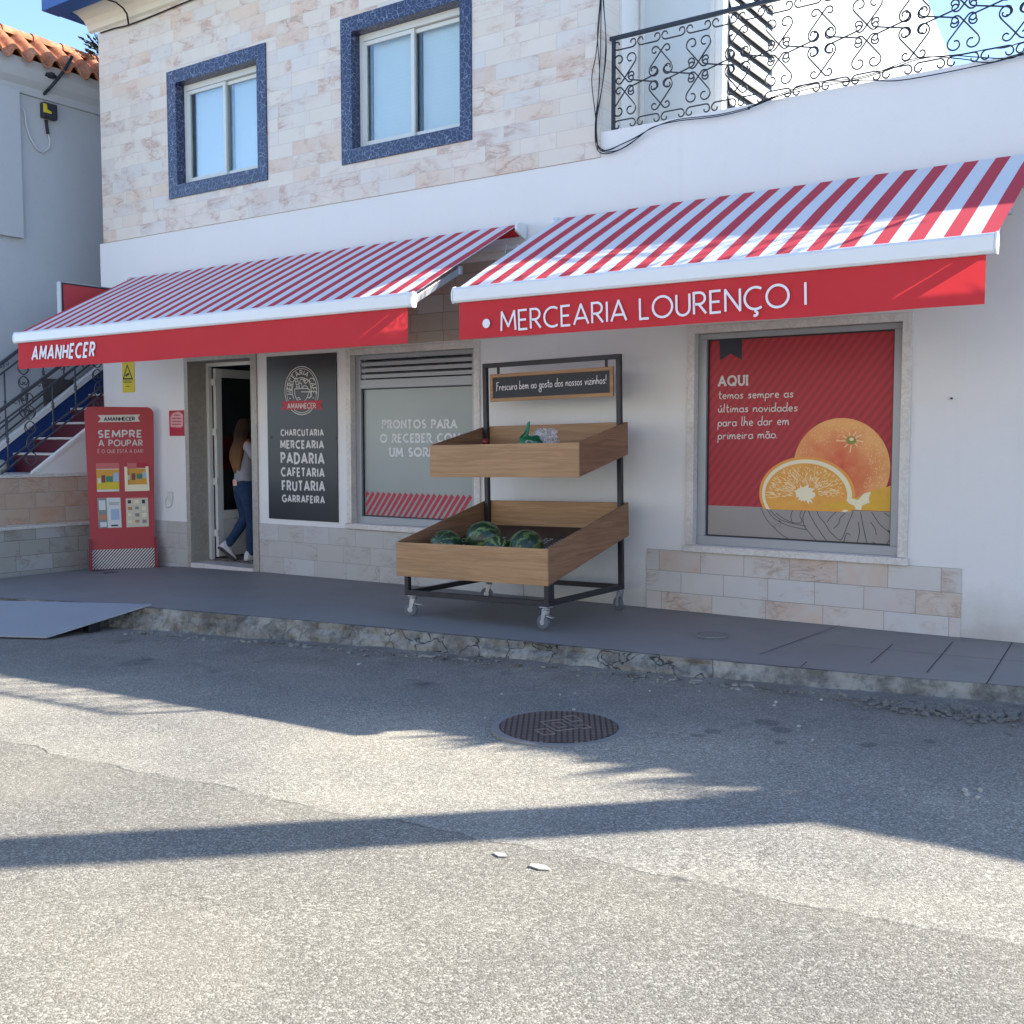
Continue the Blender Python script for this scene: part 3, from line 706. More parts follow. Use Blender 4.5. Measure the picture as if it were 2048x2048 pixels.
# shop windows: marble trim, sill, aluminium frame
for H, right in ((S_, .14), (W3, .07)):
    x0, x1, z0, z1 = H; mb = MB()
    mb.box(x0 - .058, x0 + .012, -.022, .10, z0, z1 + .06); mb.box(x1 - .012, x1 + .066, -.022, .10, z0, z1 + .06); mb.box(x0 + .012, x1 - .012, -.022, .10, z1 - .01, z1 + .06)
    mb.build('marble_trim', M['marble'], B, bevel=.003)
    MB().box(x0 - .07, x1 + .08, -.05, .10, z0 - .062, z0 - .002).build('window_sill', M['marble'], B, bevel=.004)
    a, b, c, d = x0 + .013, x1 - .013, z0, z1 - .011; t = .082
    fr = MB(); fr.box(a, b, .06, .13, c, c + t); fr.box(a, b, .06, .13, d - .05, d); fr.box(a, a + t, .06, .13, c + t, d - .05); fr.box(b - t, b, .06, .13, c + t, d - .05)
    if right == .14: fr.box(a + t, b - t, .06, .13, 2.27, 2.37)
    w_ = fr.build('shop_window', M['alu'], B, bevel=.004)
    zt = 2.27 if right == .14 else d - .05
    gp = .005
    MB().box(a + t + .0, b - t - .0, .105, .12, c + t, zt).build('pane', M['film'] if right == .14 else M['panel'], w_)
    sv = MB(); q = .012
    for (p0, p1, p2, p3) in ((a + t, b - t, c + t, c + t + q), (a + t, b - t, zt - q, zt), (a + t, a + t + q, c + t + q, zt - q), (b - t - q, b - t, c + t + q, zt - q)): sv.box(p0, p1, .092, .105, p2, p3)
    sv.build('gasket', M['black'], w_)
    if right == .14:   # slatted ventilation louvre above the pane
        lv = MB()
        zz = 2.385
        while zz < 2.585:
            lv.hexa([(a + t, .075, zz), (b - t, .075, zz), (b - t, .125, zz + .028), (a + t, .125, zz + .028)], [(a + t, .075, zz + .042), (b - t, .075, zz + .042), (b - t, .125, zz + .062), (a + t, .125, zz + .062)]); zz += .068
        lv.build('louvre', M['alu'], w_)
        MB().box(a + t, b - t, .14, .15, 2.37, 2.6).build('louvre_back', M['dark'], w_)
        WS = w_
    else: WP = w_
# prints on the shop windows -------------------------------------------------
yP = .104; nF = Vector(FRONT)
def cs(u, v): return (480 + u * .2846, 650 + v * .2846)     # zoomed coordinates used while measuring
def P5(u, v): return atY(*cs(u, v), yP)
ik = Ink()
for t_, a_, b_, h_ in (('PRONTOS PARA', (1003, 722), (1522, 720), 50), ('O RECEBER COM', (990, 822), (1545, 820), 52), ('UM SORRISO', (1055, 920), (1490, 919), 52)):
    ik = Ink(); ik.text(t_, P5(*a_), P5(*b_), P5(a_[0], a_[1] - h_), -.25, nF, gap=.36, serif=.18); ik.build('text_line', M['text_dim'], WS)
mb = MB(); zb_, zt_ = .828, 1.108; sx = 4.66
x = sx - .18
while x < 6.22:
    sh = .2; pts = [(x, zb_), (x + .038, zb_), (x + .038 + sh, zt_ - .03), (x + sh, zt_)]
    if pts[2][0] < 6.215 and pts[0][0] >= sx: mb.poly([(px, yP - .001, pz) for px, pz in pts])
    elif pts[0][0] < sx:
        q = [(max(px, sx), pz if px >= sx else lerp(zb_, zt_, (sx - x) / sh)) for px, pz in pts]
        if pts[1][0] < sx: q = [(sx, lerp(zb_, zt_, (sx - x - .038) / sh)), (x + .038 + sh, zt_ - .03), (x + sh, zt_), (sx, lerp(zb_, zt_, (sx - x) / sh))]
        mb.poly([(px, yP - .001, pz) for px, pz in q])
    x += .0815
mb.build('window_stripes', M['red_print'], WS)
# the orange poster on the big window
def P7(u, v, k=0): 
    p = atY(1380 + u * .2588, 630 + v * .2588, yP - .0012); p.y -= .0006 * k; return p
MBp = MB().poly([P7(148, 184), P7(133, 1470), P7(1602, 1522), P7(1617, 100)]); MBp.build('poster', M['poster_red'], WP)
MB().poly([P7(133, 1470), P7(133, 1702), P7(1594, 1792), P7(1602, 1522)]).build('poster_footer', M['beige_print'], WP)
MB().poly([P7(226, 168, 1), P7(231, 352, 1), P7(316, 298, 1), P7(401, 347, 1), P7(404, 158, 1)]).build('poster_bookmark', M['char'], WP)
ik = Ink()
ik.text('AQUI', P7(225, 545), P7(442, 538), P7(225, 477), -.25, nF, gap=.36, lift=.002, serif=.17); ik.build('text_line', M['text_g'], WP)
for t_, a_, b_, hh in (('temos sempre as', (222, 648), (800, 634), 66), ('últimas novidades', (219, 752), (832, 742), 66), ('para lhe dar em', (216, 860), (766, 846), 70), ('primeira mão.', (216, 960), (676, 950), 70)):
    ik = Ink(); ik.text(t_, P7(*a_), P7(*b_), P7(a_[0], a_[1] - hh), .0088, nF, font=H_, gap=.1, lift=.002); ik.build('text_line', M['text_g'], WP)
m = NT('printed_orange_peel'); v = m.n('TexVoronoi'); v.inputs['Scale'].default_value = 85; m.l(m.co(), v.inputs[0])
oc = P7(1120, 1230); vd = m.n('VectorMath', operation='DISTANCE'); vd.inputs[1].default_value = oc; m.l(m.co(), vd.inputs[0])
bl = m.mix(m.mth('ADD', m.mth('MULTIPLY', vd.outputs['Value'], 2.3), m.mth('MULTIPLY_ADD', m.noise(7, 4), .9, -.55), clamp=True), srgb('cf4a2e'), srgb('e8a660'))
sp = m.mth('MULTIPLY', m.mth('SUBTRACT', .42, v.outputs['Distance'], clamp=True), m.mth('MULTIPLY', m.mth('SUBTRACT', m.noise(7, 3), .45, clamp=True), 9, clamp=True), clamp=True)
m.col(m.mix(sp, bl, srgb('f0c99a'))); m.set(.4, .4); M['peel'] = m.mat
m = NT('printed_orange_pulp'); m.col(m.mix(m.noise(12, 5), srgb('d98a2e'), srgb('e9ae4e'))); m.set(.4, .4); M['pulp'] = m.mat
M['pith'] = simple('printed_pith', 'e8dcb8', .4, .4, 0, .03); M['rind'] = simple('printed_rind', 'e2983f', .4, .4, 0, .05)
M['wedge'] = simple('printed_wedge', 'd9a52f', .4, .4, 0, .1, 18); M['juice'] = simple('printed_highlight', 'f1d3a0', .4, .4, 0, .05); M['calyx'] = simple('printed_calyx', '7d8a3c', .4, .4, 0, .1)
def ell(cx, cy, rx, ry, k, rot=0, clip=None, n=64):
    pts = []
    for i in range(n):
        t = 2 * math.pi * i / n; x = rx * math.cos(t); y = ry * math.sin(t); c_, s_ = math.cos(R(rot)), math.sin(R(rot))
        X_, Y_ = cx + x * c_ - y * s_, cy + x * s_ + y * c_
        if clip: Y_ = min(Y_, clip(X_))
        pts.append((X_, Y_))
    out = []
    for p in pts:
        if not out or abs(p[0] - out[-1][0]) + abs(p[1] - out[-1][1]) > .5: out.append(p)
    return [P7(a, b, k) for a, b in out]
foot = lambda X_: 1470 + (X_ - 133) * .0354 + 14

mb = MB(); mb.poly(ell(1174, 1176, 374, 380, 2, 0, lambda X_: 1425)); mb.build('printed_orange', M['peel'], WP)
ik = Ink()
for k in range(9):
    a = R(-150 + k * 40 + random.uniform(-8, 8)); r1 = random.uniform(70, 120)
    ik.stroke([P7(1247 + 42 * math.cos(a), 968 + 36 * math.sin(a)), P7(1247 + r1 * math.cos(a + .1), 968 + r1 * .85 * math.sin(a + .1))], .008, nF, .0035)
for k in range(320):
    a = random.uniform(0, 6.28); rr = random.uniform(.55, .93); X_, Y_ = 1174 + 374 * rr * math.cos(a), 1176 + 380 * rr * math.sin(a)
    if Y_ > 1330 or (a > 2.2 and a < 4.0 and rr < .7): continue
    t = a + 1.57; ik.stroke([P7(X_, Y_), P7(X_ + 9 * math.cos(t), Y_ + 9 * math.sin(t))], .0035, nF, .0035)
ik.build('printed_peel_highlights', M['juice'], WP, kind='stuff')
MB().poly(ell(1247, 968, 38, 30, 8)).build('printed_calyx', M['calyx'], WP)
MB().poly(ell(1250, 960, 17, 13, 9)).build('printed_stem', M['juice'], WP)
MB().poly(ell(908, 1386, 372, 291, 9, 4, foot)).build('printed_rind', M['rind'], WP)
MB().poly(ell(906, 1388, 348, 272, 10, 4, foot)).build('printed_pith', M['pith'], WP)
MB().poly(ell(900, 1392, 318, 246, 11, 4, foot)).build('printed_pulp', M['pulp'], WP)
ik = Ink()
for k in range(420):
    a = random.uniform(math.pi * .96, 2.03 * math.pi); r0 = random.uniform(.3, .9); r1 = r0 + random.uniform(.03, .10)
    p = [(897 + 315 * r_ * math.cos(a), 1388 + 243 * r_ * math.sin(a)) for r_ in (r0, r1)]
    if p[0][1] < foot(p[0][0]) - 6 and p[1][1] < foot(p[1][0]) - 6: ik.stroke([P7(*q, 12) for q in p], random.uniform(.003, .007), nF, .001)
ik.build('printed_pulp_highlights', M['juice'], WP, kind='stuff')
star = []
for k in range(34):
    a = 2 * math.pi * k / 34; r_ = (74 if k % 2 else 56) * random.uniform(.8, 1.25); star.append((893 + r_ * 1.15 * math.cos(a), min(1384 + r_ * math.sin(a), foot(893) - 2)))
MB().poly([P7(a, b, 14) for a, b in star]).build('printed_core', M['pith'], WP)
MB().poly([P7(a, b, 16) for a, b in [(960, 1496), (1080, 1458), (1200, 1432), (1262, 1422), (1320, 1398), (1400, 1362), (1520, 1330), (1604, 1300), (1602, 1518)]]).build('printed_wedge', M['wedge'], WP)
MB().poly([P7(a, b, 17) for a, b in [(1210, 1428), (1262, 1418), (1300, 1430), (1345, 1380), (1400, 1364), (1385, 1420), (1390, 1450), (1335, 1470), (1325, 1506), (1285, 1502), (1270, 1470), (1235, 1460)]]).build('printed_wedge_core', M['pith'], WP)
ik = Ink()
def cur(pts, n=6):
    P = [Vector((a, b, 0)) for a, b in pts]; out = []
    for i in range(len(P) - 1):
        p0, p1, p2, p3 = P[max(i - 1, 0)], P[i], P[i + 1], P[min(i + 2, len(P) - 1)]
        for k in range(n):
            t = k / n; out.append(.5 * ((2 * p1) + (p2 - p0) * t + (2 * p0 - 5 * p1 + 4 * p2 - p3) * t * t + (3 * p1 - p0 - 3 * p2 + p3) * t ** 3))
    out.append(P[-1]); return [(p.x, p.y) for p in out]
for L in ([(548, 1492), (600, 1590), (700, 1690), (775, 1738)], [(590, 1494), (650, 1570), (760, 1628), (905, 1660)], [(605, 1492), (690, 1575), (790, 1610), (900, 1632)], [(665, 1530), (720, 1570), (800, 1605), (865, 1600), (850, 1550), (868, 1500)], [(800, 1498), (780, 1550), (790, 1600)],
          [(900, 1502), (874, 1560), (890, 1640), (980, 1748)], [(908, 1502), (970, 1620), (1060, 1752)], [(980, 1508), (1000, 1560), (1040, 1605), (1080, 1670), (1150, 1735), (1180, 1720), (1215, 1630), (1262, 1516)], [(1140, 1510), (1090, 1560), (1060, 1600)], [(1200, 1530), (1160, 1570), (1150, 1610), (1110, 1650)],
          [(1318, 1524), (1340, 1640), (1370, 1770)], [(1300, 1600), (1310, 1680), (1290, 1760)], [(1405, 1524), (1470, 1620), (1540, 1680), (1552, 1720), (1500, 1782), (1410, 1755)], [(1500, 1528), (1550, 1560), (1590, 1570)], [(1440, 1700), (1430, 1650), (1395, 1600)], [(1185, 1765), (1210, 1690), (1240, 1700)], [(1530, 1660), (1570, 1700), (1592, 1660)], [(1560, 1786), (1594, 1750)]):
    ik.stroke([P7(a, b, 1) for a, b in cur(L)], .0052, nF, .001)
for k in range(16):
    X_ = 640 + random.uniform(0, 60); Y_ = 1585 + random.uniform(0, 60); ik.stroke([P7(X_, Y_, 1), P7(X_ + 10, Y_ + 5, 1)], .003, nF, .001)
ik.build('printed_outline', M['ink'], WP)

# door: marble jambs, frame, open leaf, threshold, dark room
mb = MB(); x0, x1, z0, z1 = DOOR
mb.box(x0 - .06, x0 + .012, -.022, .27, -.1, z1 + .05); mb.box(x1 - .012, x1 + .09, -.022, .27, -.1, z1 + .05); mb.box(x0 + .012, x1 - .012, -.022, .27, z1 - .012, z1 + .05)
mb.build('door_jamb', M['marble_d'], B, bevel=.004)
MB().box(x0 + .014, x1 - .014, -.03, .27, -.1, .105).build('door_threshold', M['marble'], B, bevel=.004)
mb = MB(); mb.box(x0 + .013, x0 + .06, .272, .33, .1, z1 - .013); mb.box(x1 - .06, x1 - .013, .272, .33, .1, z1 - .013); mb.box(x0 + .06, x1 - .06, .272, .33, z1 - .06, z1 - .013)
mb.build('door_frame', M['alu_w'], B, bevel=.004)
dl = MB(); lx0, lx1 = x0 + .062, x0 + .115; ya, yb = .345, 1.42; zA, zB = .15, 2.62
dl.box(lx0, lx1, ya, ya + .10, zA, zB); dl.box(lx0, lx1, yb - .10, yb, zA, zB); dl.box(lx0, lx1, ya + .10, yb - .10, zB - .11, zB); dl.box(lx0, lx1, ya + .10, yb - .10, zA, zA + .1); dl.box(lx0, lx1, ya + .10, yb - .10, .64, .76)
leaf = dl.build('door', M['alu_w'], B, bevel=.005)
MB().box(lx0 + .015, lx1 - .015, ya + .1, yb - .1, zA + .1, .64).build('door_panel', M['alu_w'], leaf)
MB().box(lx0 + .02, lx1 - .02, ya + .1, yb - .1, .76, zB - .11).build('door_glass', M['glass'], leaf)
MB().tube([(lx1 + .05, yb - .05, 1.1), (lx1 + .05, yb - .17, 1.1)], .012).build('door_handle', M['chrome'], leaf)
for z in (.42, 1.1, 1.75, 2.4):
    MB().box(x0 + .05, x0 + .125, .325, .352, z, z + .09).build('hinge', M['alu_w'], leaf, bevel=.004)
MB().box(.31, 4.29, .345, 5.99, .02, .13).build('room_floor', M['int_floor'], B)
MB().box(1.71, 2.895, .272, .344, .02, .118).build('threshold_tile', M['int_floor'], B)
mb = MB(); mb.box(.3, 4.3, 5.9, 6.0, .13, 2.9); mb.box(.3, .4, .34, 5.9, .13, 2.9); mb.box(4.2, 4.3, .34, 5.9, .13, 2.9); mb.box(.3, 4.3, .34, 6.0, 2.9, 3.0)
mb.build('room_wall', M['int_wall'], B)
MB().box(.41, .45, .8, 2.3, 1.25, 1.75).build('red_shelf_edge', M['int_red'], B)
MB().box(.9, 1.3, 2.4, 5.2, .13, 1.9).build('shelf_unit', M['dark'], B)

# cornice, blue fascia, roof of the tiled part
mb = MB(); pr = [(-.012, 7.17), (-.05, 7.19), (-.07, 7.25), (-.12, 7.31), (-.20, 7.355), (-.30, 7.38), (-.35, 7.40), (-.35, 7.52), (-.012, 7.52)]
mb.prism([(-.16, y, z) for y, z in pr], (8.0, 0, 0)); mb.build('cornice', M['beige'], B)
mb = MB(); mb.box(-.36, 7.9, -.60, -.351, 7.335, 7.62); mb.box(-.36, -.161, -.351, 9, 7.345, 7.62); mb.build('fascia', M['fascia'], B)
MB().prism([(-.3, -.5, 7.63), (7.85, -.5, 7.63), (7.85, 4.4, 8.9), (-.3, 4.4, 8.9)], (0, 0, .06)).build('roof', M['clay'], B)
# terrace floor, set-back upper wall, long side wall with louvred shutter
MB().box(7.8, 20, .30, 9, 4.2, 4.36).build('terrace_floor', M['conc'], B)
CX, CY = 8.72, .7
mb = MB(); mb.box(7.8, CX, CY, 10.5, 4.36, 7.6); mb.build('terrace_wall', M['sun_white'], B)
mb = MB(); mb.prism([(CX - .25, CY, 7.6), (CX - .25, 4.2, 9.3), (CX - .25, 10.4, 7.6)], (.25, 0, 0)); mb.build('gable_wall', M['sun_white'], B)
MB().box(7.8, 7.83, .34, CY, 4.36, 7.6).build('return_wall', M['white'], B)
# shaded door of the terrace
mb = MB(); mb.box(7.86, 7.90, CY - .03, CY, 4.4, 6.9); mb.box(8.60, 8.64, CY - .03, CY, 4.4, 6.9); mb.build('terrace_door_frame', M['alu_w'], B)
MB().box(7.9, 8.6, CY - .015, CY, 4.4, 6.9).build('terrace_door', M['screen'], B)
sh = MB(); ya, yb = CY + .12, CY + 1.25
z = 4.45
while z < 6.9:
    sh.hexa([(CX + .03, ya, z), (CX + .05, ya, z), (CX + .05, yb, z), (CX + .03, yb, z)], [(CX + .004, ya, z + .095), (CX + .024, ya, z + .095), (CX + .024, yb, z + .095), (CX + .004, yb, z + .095)]); z += .15
sh.build('louvred_shutter', M['sun_white'], B)
MB().box(CX, CX + .003, ya, yb, 4.45, 6.95).build('slat_gap_shade', M['char'], B)  # flat dark sheet on the wall, painting in the shade between the slats
# ================================================================== AWNINGS
def awning(name, label, x0, x1):
    t = thing(name, label, 'awning', ((x0 + x1) / 2, -.1, 3.8))
    yw, zw, yf, zf = -.10, 3.825, -1.715, 2.972
    n = 10; mb = MB(); Xs = steps(x0, x1, .3); vs = []
    for x in Xs:
        for j in range(n + 1):
            s = j / n; vs.append((x, lerp(yw, yf, s), lerp(zw, zf, s) + .008 * math.sin(math.pi * s) + .006 * math.sin(math.pi * s) * mnoise.noise(Vector((x * 1.1, s * 2.5, x0))) + .003 * mnoise.noise(Vector((x * 5, s * 1.5, x0)))))
    k = len(vs); vs += [(a, b, c - .003) for a, b, c in vs]; m_ = n + 1; fs = []
    for i in range(len(Xs) - 1):
        for j in range(n):
            a = i * m_ + j; fs += [(a, a + m_, a + m_ + 1, a + 1), (k + a, k + a + 1, k + a + m_ + 1, k + a + m_)]
    mb.add(vs, fs); mb.build('canopy', M['awn'], t, smooth=True)
    # front rail (rounded aluminium profile) with end caps
    prof = [(-1.705, 2.965), (-1.735, 2.983), (-1.768, 2.975), (-1.783, 2.955), (-1.784, 2.865), (-1.772, 2.845), (-1.715, 2.85), (-1.705, 2.9)]
    mb = MB(); mb.prism([(x0 + .0, y, z) for y, z in prof], (x1 - x0, 0, 0)); mb.build('front_rail', M['alu_awn'], t, bevel=.006)
    for xa in (x0 - .016, x1 + .001):
        mb = MB(); pc = [(-1.70, 2.967), (-1.735, 2.989), (-1.768, 2.979), (-1.789, 2.93), (-1.786, 2.873), (-1.767, 2.841), (-1.713, 2.846), (-1.70, 2.9)]
        mb.prism([(xa, y, z) for y, z in pc], (.015, 0, 0)); mb.build('end_cap', M['alu_awn'], t, bevel=.003)
    # valance
    mb = MB(); va, vb = x0 + .045, x1 - .05; Xs = steps(va, vb, .08); zs = [2.846, 2.77, 2.69, 2.61, 2.538]; vs = []
    for x in Xs:
        for j, z in enumerate(zs):
            q = j / 4; vs.append((x, -1.752 + q * (.010 * mnoise.noise(Vector((x * 1.6, 0, x0))) + .006 * mnoise.noise(Vector((x * 5, 1, 0)))), z + q * .006 * mnoise.noise(Vector((x * 1.1, 4, 2)))))
    m_ = 5; mb.add(vs, [(i * m_ + j, (i + 1) * m_ + j, (i + 1) * m_ + j + 1, i * m_ + j + 1) for i in range(len(Xs) - 1) for j in range(4)])
    val = mb.build('valance', M['valance'], t, smooth=True)
    # roller, brackets, folding arms
    MB().lathe((x0 + .01, -.115, 3.752), (1, 0, 0), [(.052, 0), (.052, x1 - x0 - .02)], 16).build('roller', M['valance'], t, smooth=False)
    for xa in (x0 - .035, x1 + .005):
        mb = MB(); mb.prism([(xa, y, z) for y, z in ((-.02, 3.68), (-.05, 3.68), (-.185, 3.74), (-.19, 3.80), (-.13, 3.84), (-.02, 3.84))], (.03, 0, 0)); mb.build('bracket', M['alu_awn'], t, bevel=.004)
    MB().box(x0 + .1, x1 - .05, -.055, -.012, 3.60, 3.64).build('torsion_bar', M['alu_awn'], t, bevel=.004)
    for s, xe in ((1, x0 + .06), (-1, x1 - .05)):
        mb = MB(); a = (xe, -1.70, 2.905); b = (xe + s * .03, -.98, 3.265); c = (xe + s * .95, -.08, 3.62)
        mb.bar(a, b, .035, .06); mb.bar(b, c, .04, .065); mb.lathe((b[0], b[1], b[2] - .04), (0, 0, 1), [(.035, 0), (.035, .08)], 12)
        mb.build('folding_arm', M['alu'], t, bevel=.004)
    return t, val
A1, V1 = awning('shop_awning', 'long red and white striped awning over the door, lettered at its left end', .735, 6.93)
A2, V2 = awning('shop_awning', 'striped awning over the poster window, white dot before its valance lettering', 7.40, 11.64)
nF = Vector(FRONT); yv = -1.764
ik = Ink(); P = lambda u, v: atY(u, v, yv)
ik.text('AMANHECER', P(64.5, 719.5), P(188, 712), P(67, 694.5), -.235, nF, gap=.38, lift=.003)
ik.build('valance_lettering', M['text_w'], V1)
ik = Ink()
ik.text('MERCEARIA LOURENÇO I', P(1003, 662), P(1612, 609.5), P(1002, 624.5), .0175, nF, gap=.22, lift=.003)
ik.build('valance_lettering', M['text_w'], V2)
c_ = P(973, 647); MB().lathe((c_.x, yv - .001, c_.z), (0, -1, 0), [(.038, 0), (.038, .004)], 24).build('valance_dot', M['text_w'], V2)
# small rain gauge hook thing under the left awning end is part of it
mb = MB(); mb.tube([(6.86, -.22, 3.62), (6.86, -.25, 3.52), (6.87, -.27, 3.50), (6.88, -.25, 3.47), (6.86, -.22, 3.50)], .006, 5)
mb.build('crank_eye', M['chrome'], A1)

# ================================================================== BLADE SIGN
T = thing('projecting_sign', 'red box sign with grey sides projecting from the shop corner, behind the long awning', 'sign', (.53, 0, 3.4))
MB().box(.47, .556, -1.03, -.04, 3.06, 3.69).build('sign_box', M['alu'], T, bevel=.005)
MB().box(.556, .560, -1.015, -.05, 3.075, 3.675).build('sign_border', M['black'], T)
MB().box(.560, .563, -.995, -.07, 3.095, 3.655).build('sign_face', M['red_board'], T)
ik = Ink(); ik.text('AMANHECER', (.563, -.94, 3.25), (.563, -.16, 3.25), (.563, -.94, 3.365), .016, (1, 0, 0), gap=.16, lift=.002); ik.build('sign_lettering', M['text_w'], T)
MB().box(.49, .53, -.04, 0, 3.3, 3.4).build('sign_bracket', M['alu'], T)

# ================================================================== BLACK SIGN PANEL
T = thing('sign_panel', 'tall black sign panel with a cup emblem, between the door and the shop window', 'sign', (3.75, 0, 1.7))
yp = -.014
MB().box(3.177, 4.332, yp, -.001, .738, 2.69).build('board', M['panel'], T, bevel=.002)
P = lambda u, v, k=0: atY(520 + u * .1811, 700 + v * .1811, yp - .0006 - .0006 * k)
ik = Ink()
for t_, bl, br, h in (('CHARCUTARIA', (234, 944), (700, 944), 62), ('MERCEARIA', (232, 1081), (703, 1085), 76), ('PADARIA', (238, 1245), (706, 1256), 104), ('CAFETARIA', (240, 1388), (708, 1400), 84), ('FRUTARIA', (250, 1546), (712, 1556), 96), ('GARRAFEIRA', (250, 1672), (712, 1692), 68)):
    ik = Ink(); ik.text(t_, P(*bl), P(*br), P(bl[0] - 2, bl[1] - h), -.27, nF, gap=.4, lift=.001); ik.build('text_line', M['text_g'], T)
ik = Ink(); ec = (461, 448)
def el(rx, ry, a0, a1, n=40): return [P(ec[0] + rx * math.cos(R(a0 + (a1 - a0) * i / n)), ec[1] - ry * math.sin(R(a0 + (a1 - a0) * i / n))) for i in range(n + 1)]
ik.stroke(el(186, 266, 0, 360, 60), .009, nF, .001); ik.stroke(el(166, 244, 0, 360, 60), .007, nF, .001)
ik.stroke(el(104, 160, 148, 215, 20), .010, nF, .001); ik.stroke(el(104, 160, -35, 52, 20), .010, nF, .001)
# words round the oval
word = 'MERCEARIA CAFÉ'
wl = sum(G[c][0] + .28 for c in word); a = 193
ang = []; x = 0
def epos(th, r): return (ec[0] + (134 + r) * math.cos(R(th)), ec[1] - (200 + r * 1.1) * math.sin(R(th)))
N = 400; tab = [(193 - 206 * i / N) for i in range(N + 1)]; L = [0]
for i in range(N):
    p, q = epos(tab[i], 0), epos(tab[i + 1], 0); L.append(L[-1] + math.hypot(p[0] - q[0], p[1] - q[1]))
def onarc(s):
    s = max(0, min(s, L[-1])); 
    for i in range(N):
        if L[i + 1] >= s: break
    t = (s - L[i]) / max(L[i + 1] - L[i], 1e-6); th = lerp(tab[i], tab[i + 1], t)
    p, q = epos(th + .6, 0), epos(th - .6, 0); d = Vector((q[0] - p[0], q[1] - p[1])).normalized(); return epos(th, 0), d
sc_ = L[-1] / wl; hh = 50
for ch in word:
    wd, st = G[ch]
    (px_, py_), d = onarc((x + wd / 2) * sc_); nn = Vector((d.y, -d.x))
    for s in st: ik.stroke([P(px_ + d.x * (qx - wd / 2) * sc_ * .92 + nn.x * (qy - .5) * hh, py_ + d.y * (qx - wd / 2) * sc_ * .92 + nn.y * (qy - .5) * hh) for qx, qy in s], .011, nF, .001)
    x += wd + .28
# the cup with bread, bottle and leaf
for Lp in ([(383, 430), (388, 500), (420, 560), (455, 575), (500, 555), (530, 500), (538, 430), (383, 430)], [(538, 462), (566, 470), (570, 505), (545, 528), (526, 522)], [(455, 462), (560, 462)], [(414, 528), (440, 528)], [(428, 545), (455, 545)],
           [(410, 425), (400, 370), (388, 335), (398, 318), (415, 330), (430, 375), (438, 425)], [(392, 345), (415, 350)], [(396, 380), (425, 380)], [(400, 410), (430, 408)], [(435, 420), (433, 375), (460, 370), (466, 425)], [(440, 370), (445, 330), (475, 322), (500, 350)],
           [(500, 360), (475, 340), (490, 325), (505, 338), (520, 322), (530, 345), (500, 372), (500, 362)], [(468, 425), (485, 395), (515, 400), (530, 425)], [(405, 318), (460, 305), (520, 322)]):
    ik.stroke([P(*q) for q in cur(Lp, 4)] if len(Lp) > 2 else [P(*q) for q in Lp], .0095, nF, .001)
for q in ((333, 535), (589, 530)): ik.stroke([P(q[0] - 6, q[1]), P(q[0] + 6, q[1])], .012, nF, .001)
ik.build('panel_emblem', M['text_g'], T)
MB().poly([P(a, b, 3) for a, b in ((228, 572), (290, 568), (300, 562), (620, 556), (700, 555), (668, 605), (698, 655), (610, 652), (300, 662), (228, 662), (262, 615))]).build('panel_banner', M['red_banner'], T)
ik = Ink(); ik.text('AMANHECER', P(306, 645, 3), P(614, 642, 3), P(306, 592, 3), -.19, nF, gap=.3, lift=.001); ik.build('banner_lettering', M['text_g'], T)
for q in ((105, 103), (125, 968), (840, 975)):
    c_ = P(*q); MB().lathe((c_.x, yp, c_.z), (0, -1, 0), [(.016, 0), (.012, .006)], 10).build('bolt', M['black'], T)

# ================================================================== WALL PLATES
T = thing('warning_sign', 'yellow camera surveillance sign with a black triangle on the white wall under the long awning', 'sign', (.46, 0, 2.5))
P = lambda u, v, k=0: atY(150 + u * .2485, 680 + v * .2485, -.006 - .001 * k)
a = P(378, 182); b = P(480, 420)
MB().box(a.x, b.x, -.006, -.001, b.z, a.z + .0).build('plate', M['yellow'], T)
ik = Ink(); ik.stroke([P(390, 313, 0), P(421, 204, 0), P(462, 312, 0), P(390, 313, 0)], .022, nF, .001)
MB().poly([P(404, 282, 1), P(432, 262, 1), P(440, 276, 1), P(412, 296, 1)]).build('camera_icon', M['black'], T)
for y, x0_, x1_ in ((330, 388, 462), (341, 390, 460), (373, 410, 440), (356, 423, 427)): ik.stroke([P(x0_, y, 0), P(x1_, y, 0)], .008, nF, .001)
ik.build('warning_print', M['black'], T)
MB().box(a.x - .05, b.x + .03, -.045, -.001, a.z + .012, a.z + .075).build('sign_top_strip', M['char'], T, bevel=.006)  # dark strip along the top of the sign
T = thing('notice_plaque', 'small red notice plaque on the white wall left of the shop door', 'sign', (1.45, 0, 1.9))
a = P(757, 568); b = P(880, 772)
MB().box(a.x, b.x, -.007, -.001, b.z, a.z).build('plate', M['red_banner'], T)
MB().poly([P(785, 590, 2), P(835, 575, 2), P(868, 600, 2), P(870, 690, 2), P(850, 705, 2), P(770, 700, 2), P(768, 620, 2)]).build('notice_field', M['text_red'], T)
ik = Ink()
for y, x0_, x1_ in ((605, 795, 842), (630, 780, 855), (655, 783, 857), (678, 783, 850)): ik.stroke([P(x0_, y, 3), P(x1_, y, 3)], .012, nF, .001)
ik.stroke([P(775, 730, 3), P(830, 715, 3), P(865, 712, 3)], .018, nF, .001)
ik.build('notice_print', M['red_banner'], T)
T = thing('wall_socket', 'small white cable outlet with a looped white wire low on the wall beside the door', 'socket', (1.33, 0, .98))
a = P(775, 1255); MB().box(a.x - .035, a.x + .035, -.035, -.001, a.z - .06, a.z + .06).build('outlet', M['alu_w'], T, bevel=.008)
MB().tube([(a.x - .03, -.02, a.z + .02), (a.x - .12, -.015, a.z - .06), (a.x - .10, -.015, a.z - .16), (a.x + .0, -.015, a.z - .13), (a.x + .02, -.02, a.z - .05)], .006, 6).build('wire', M['alu_w'], T, smooth=True)
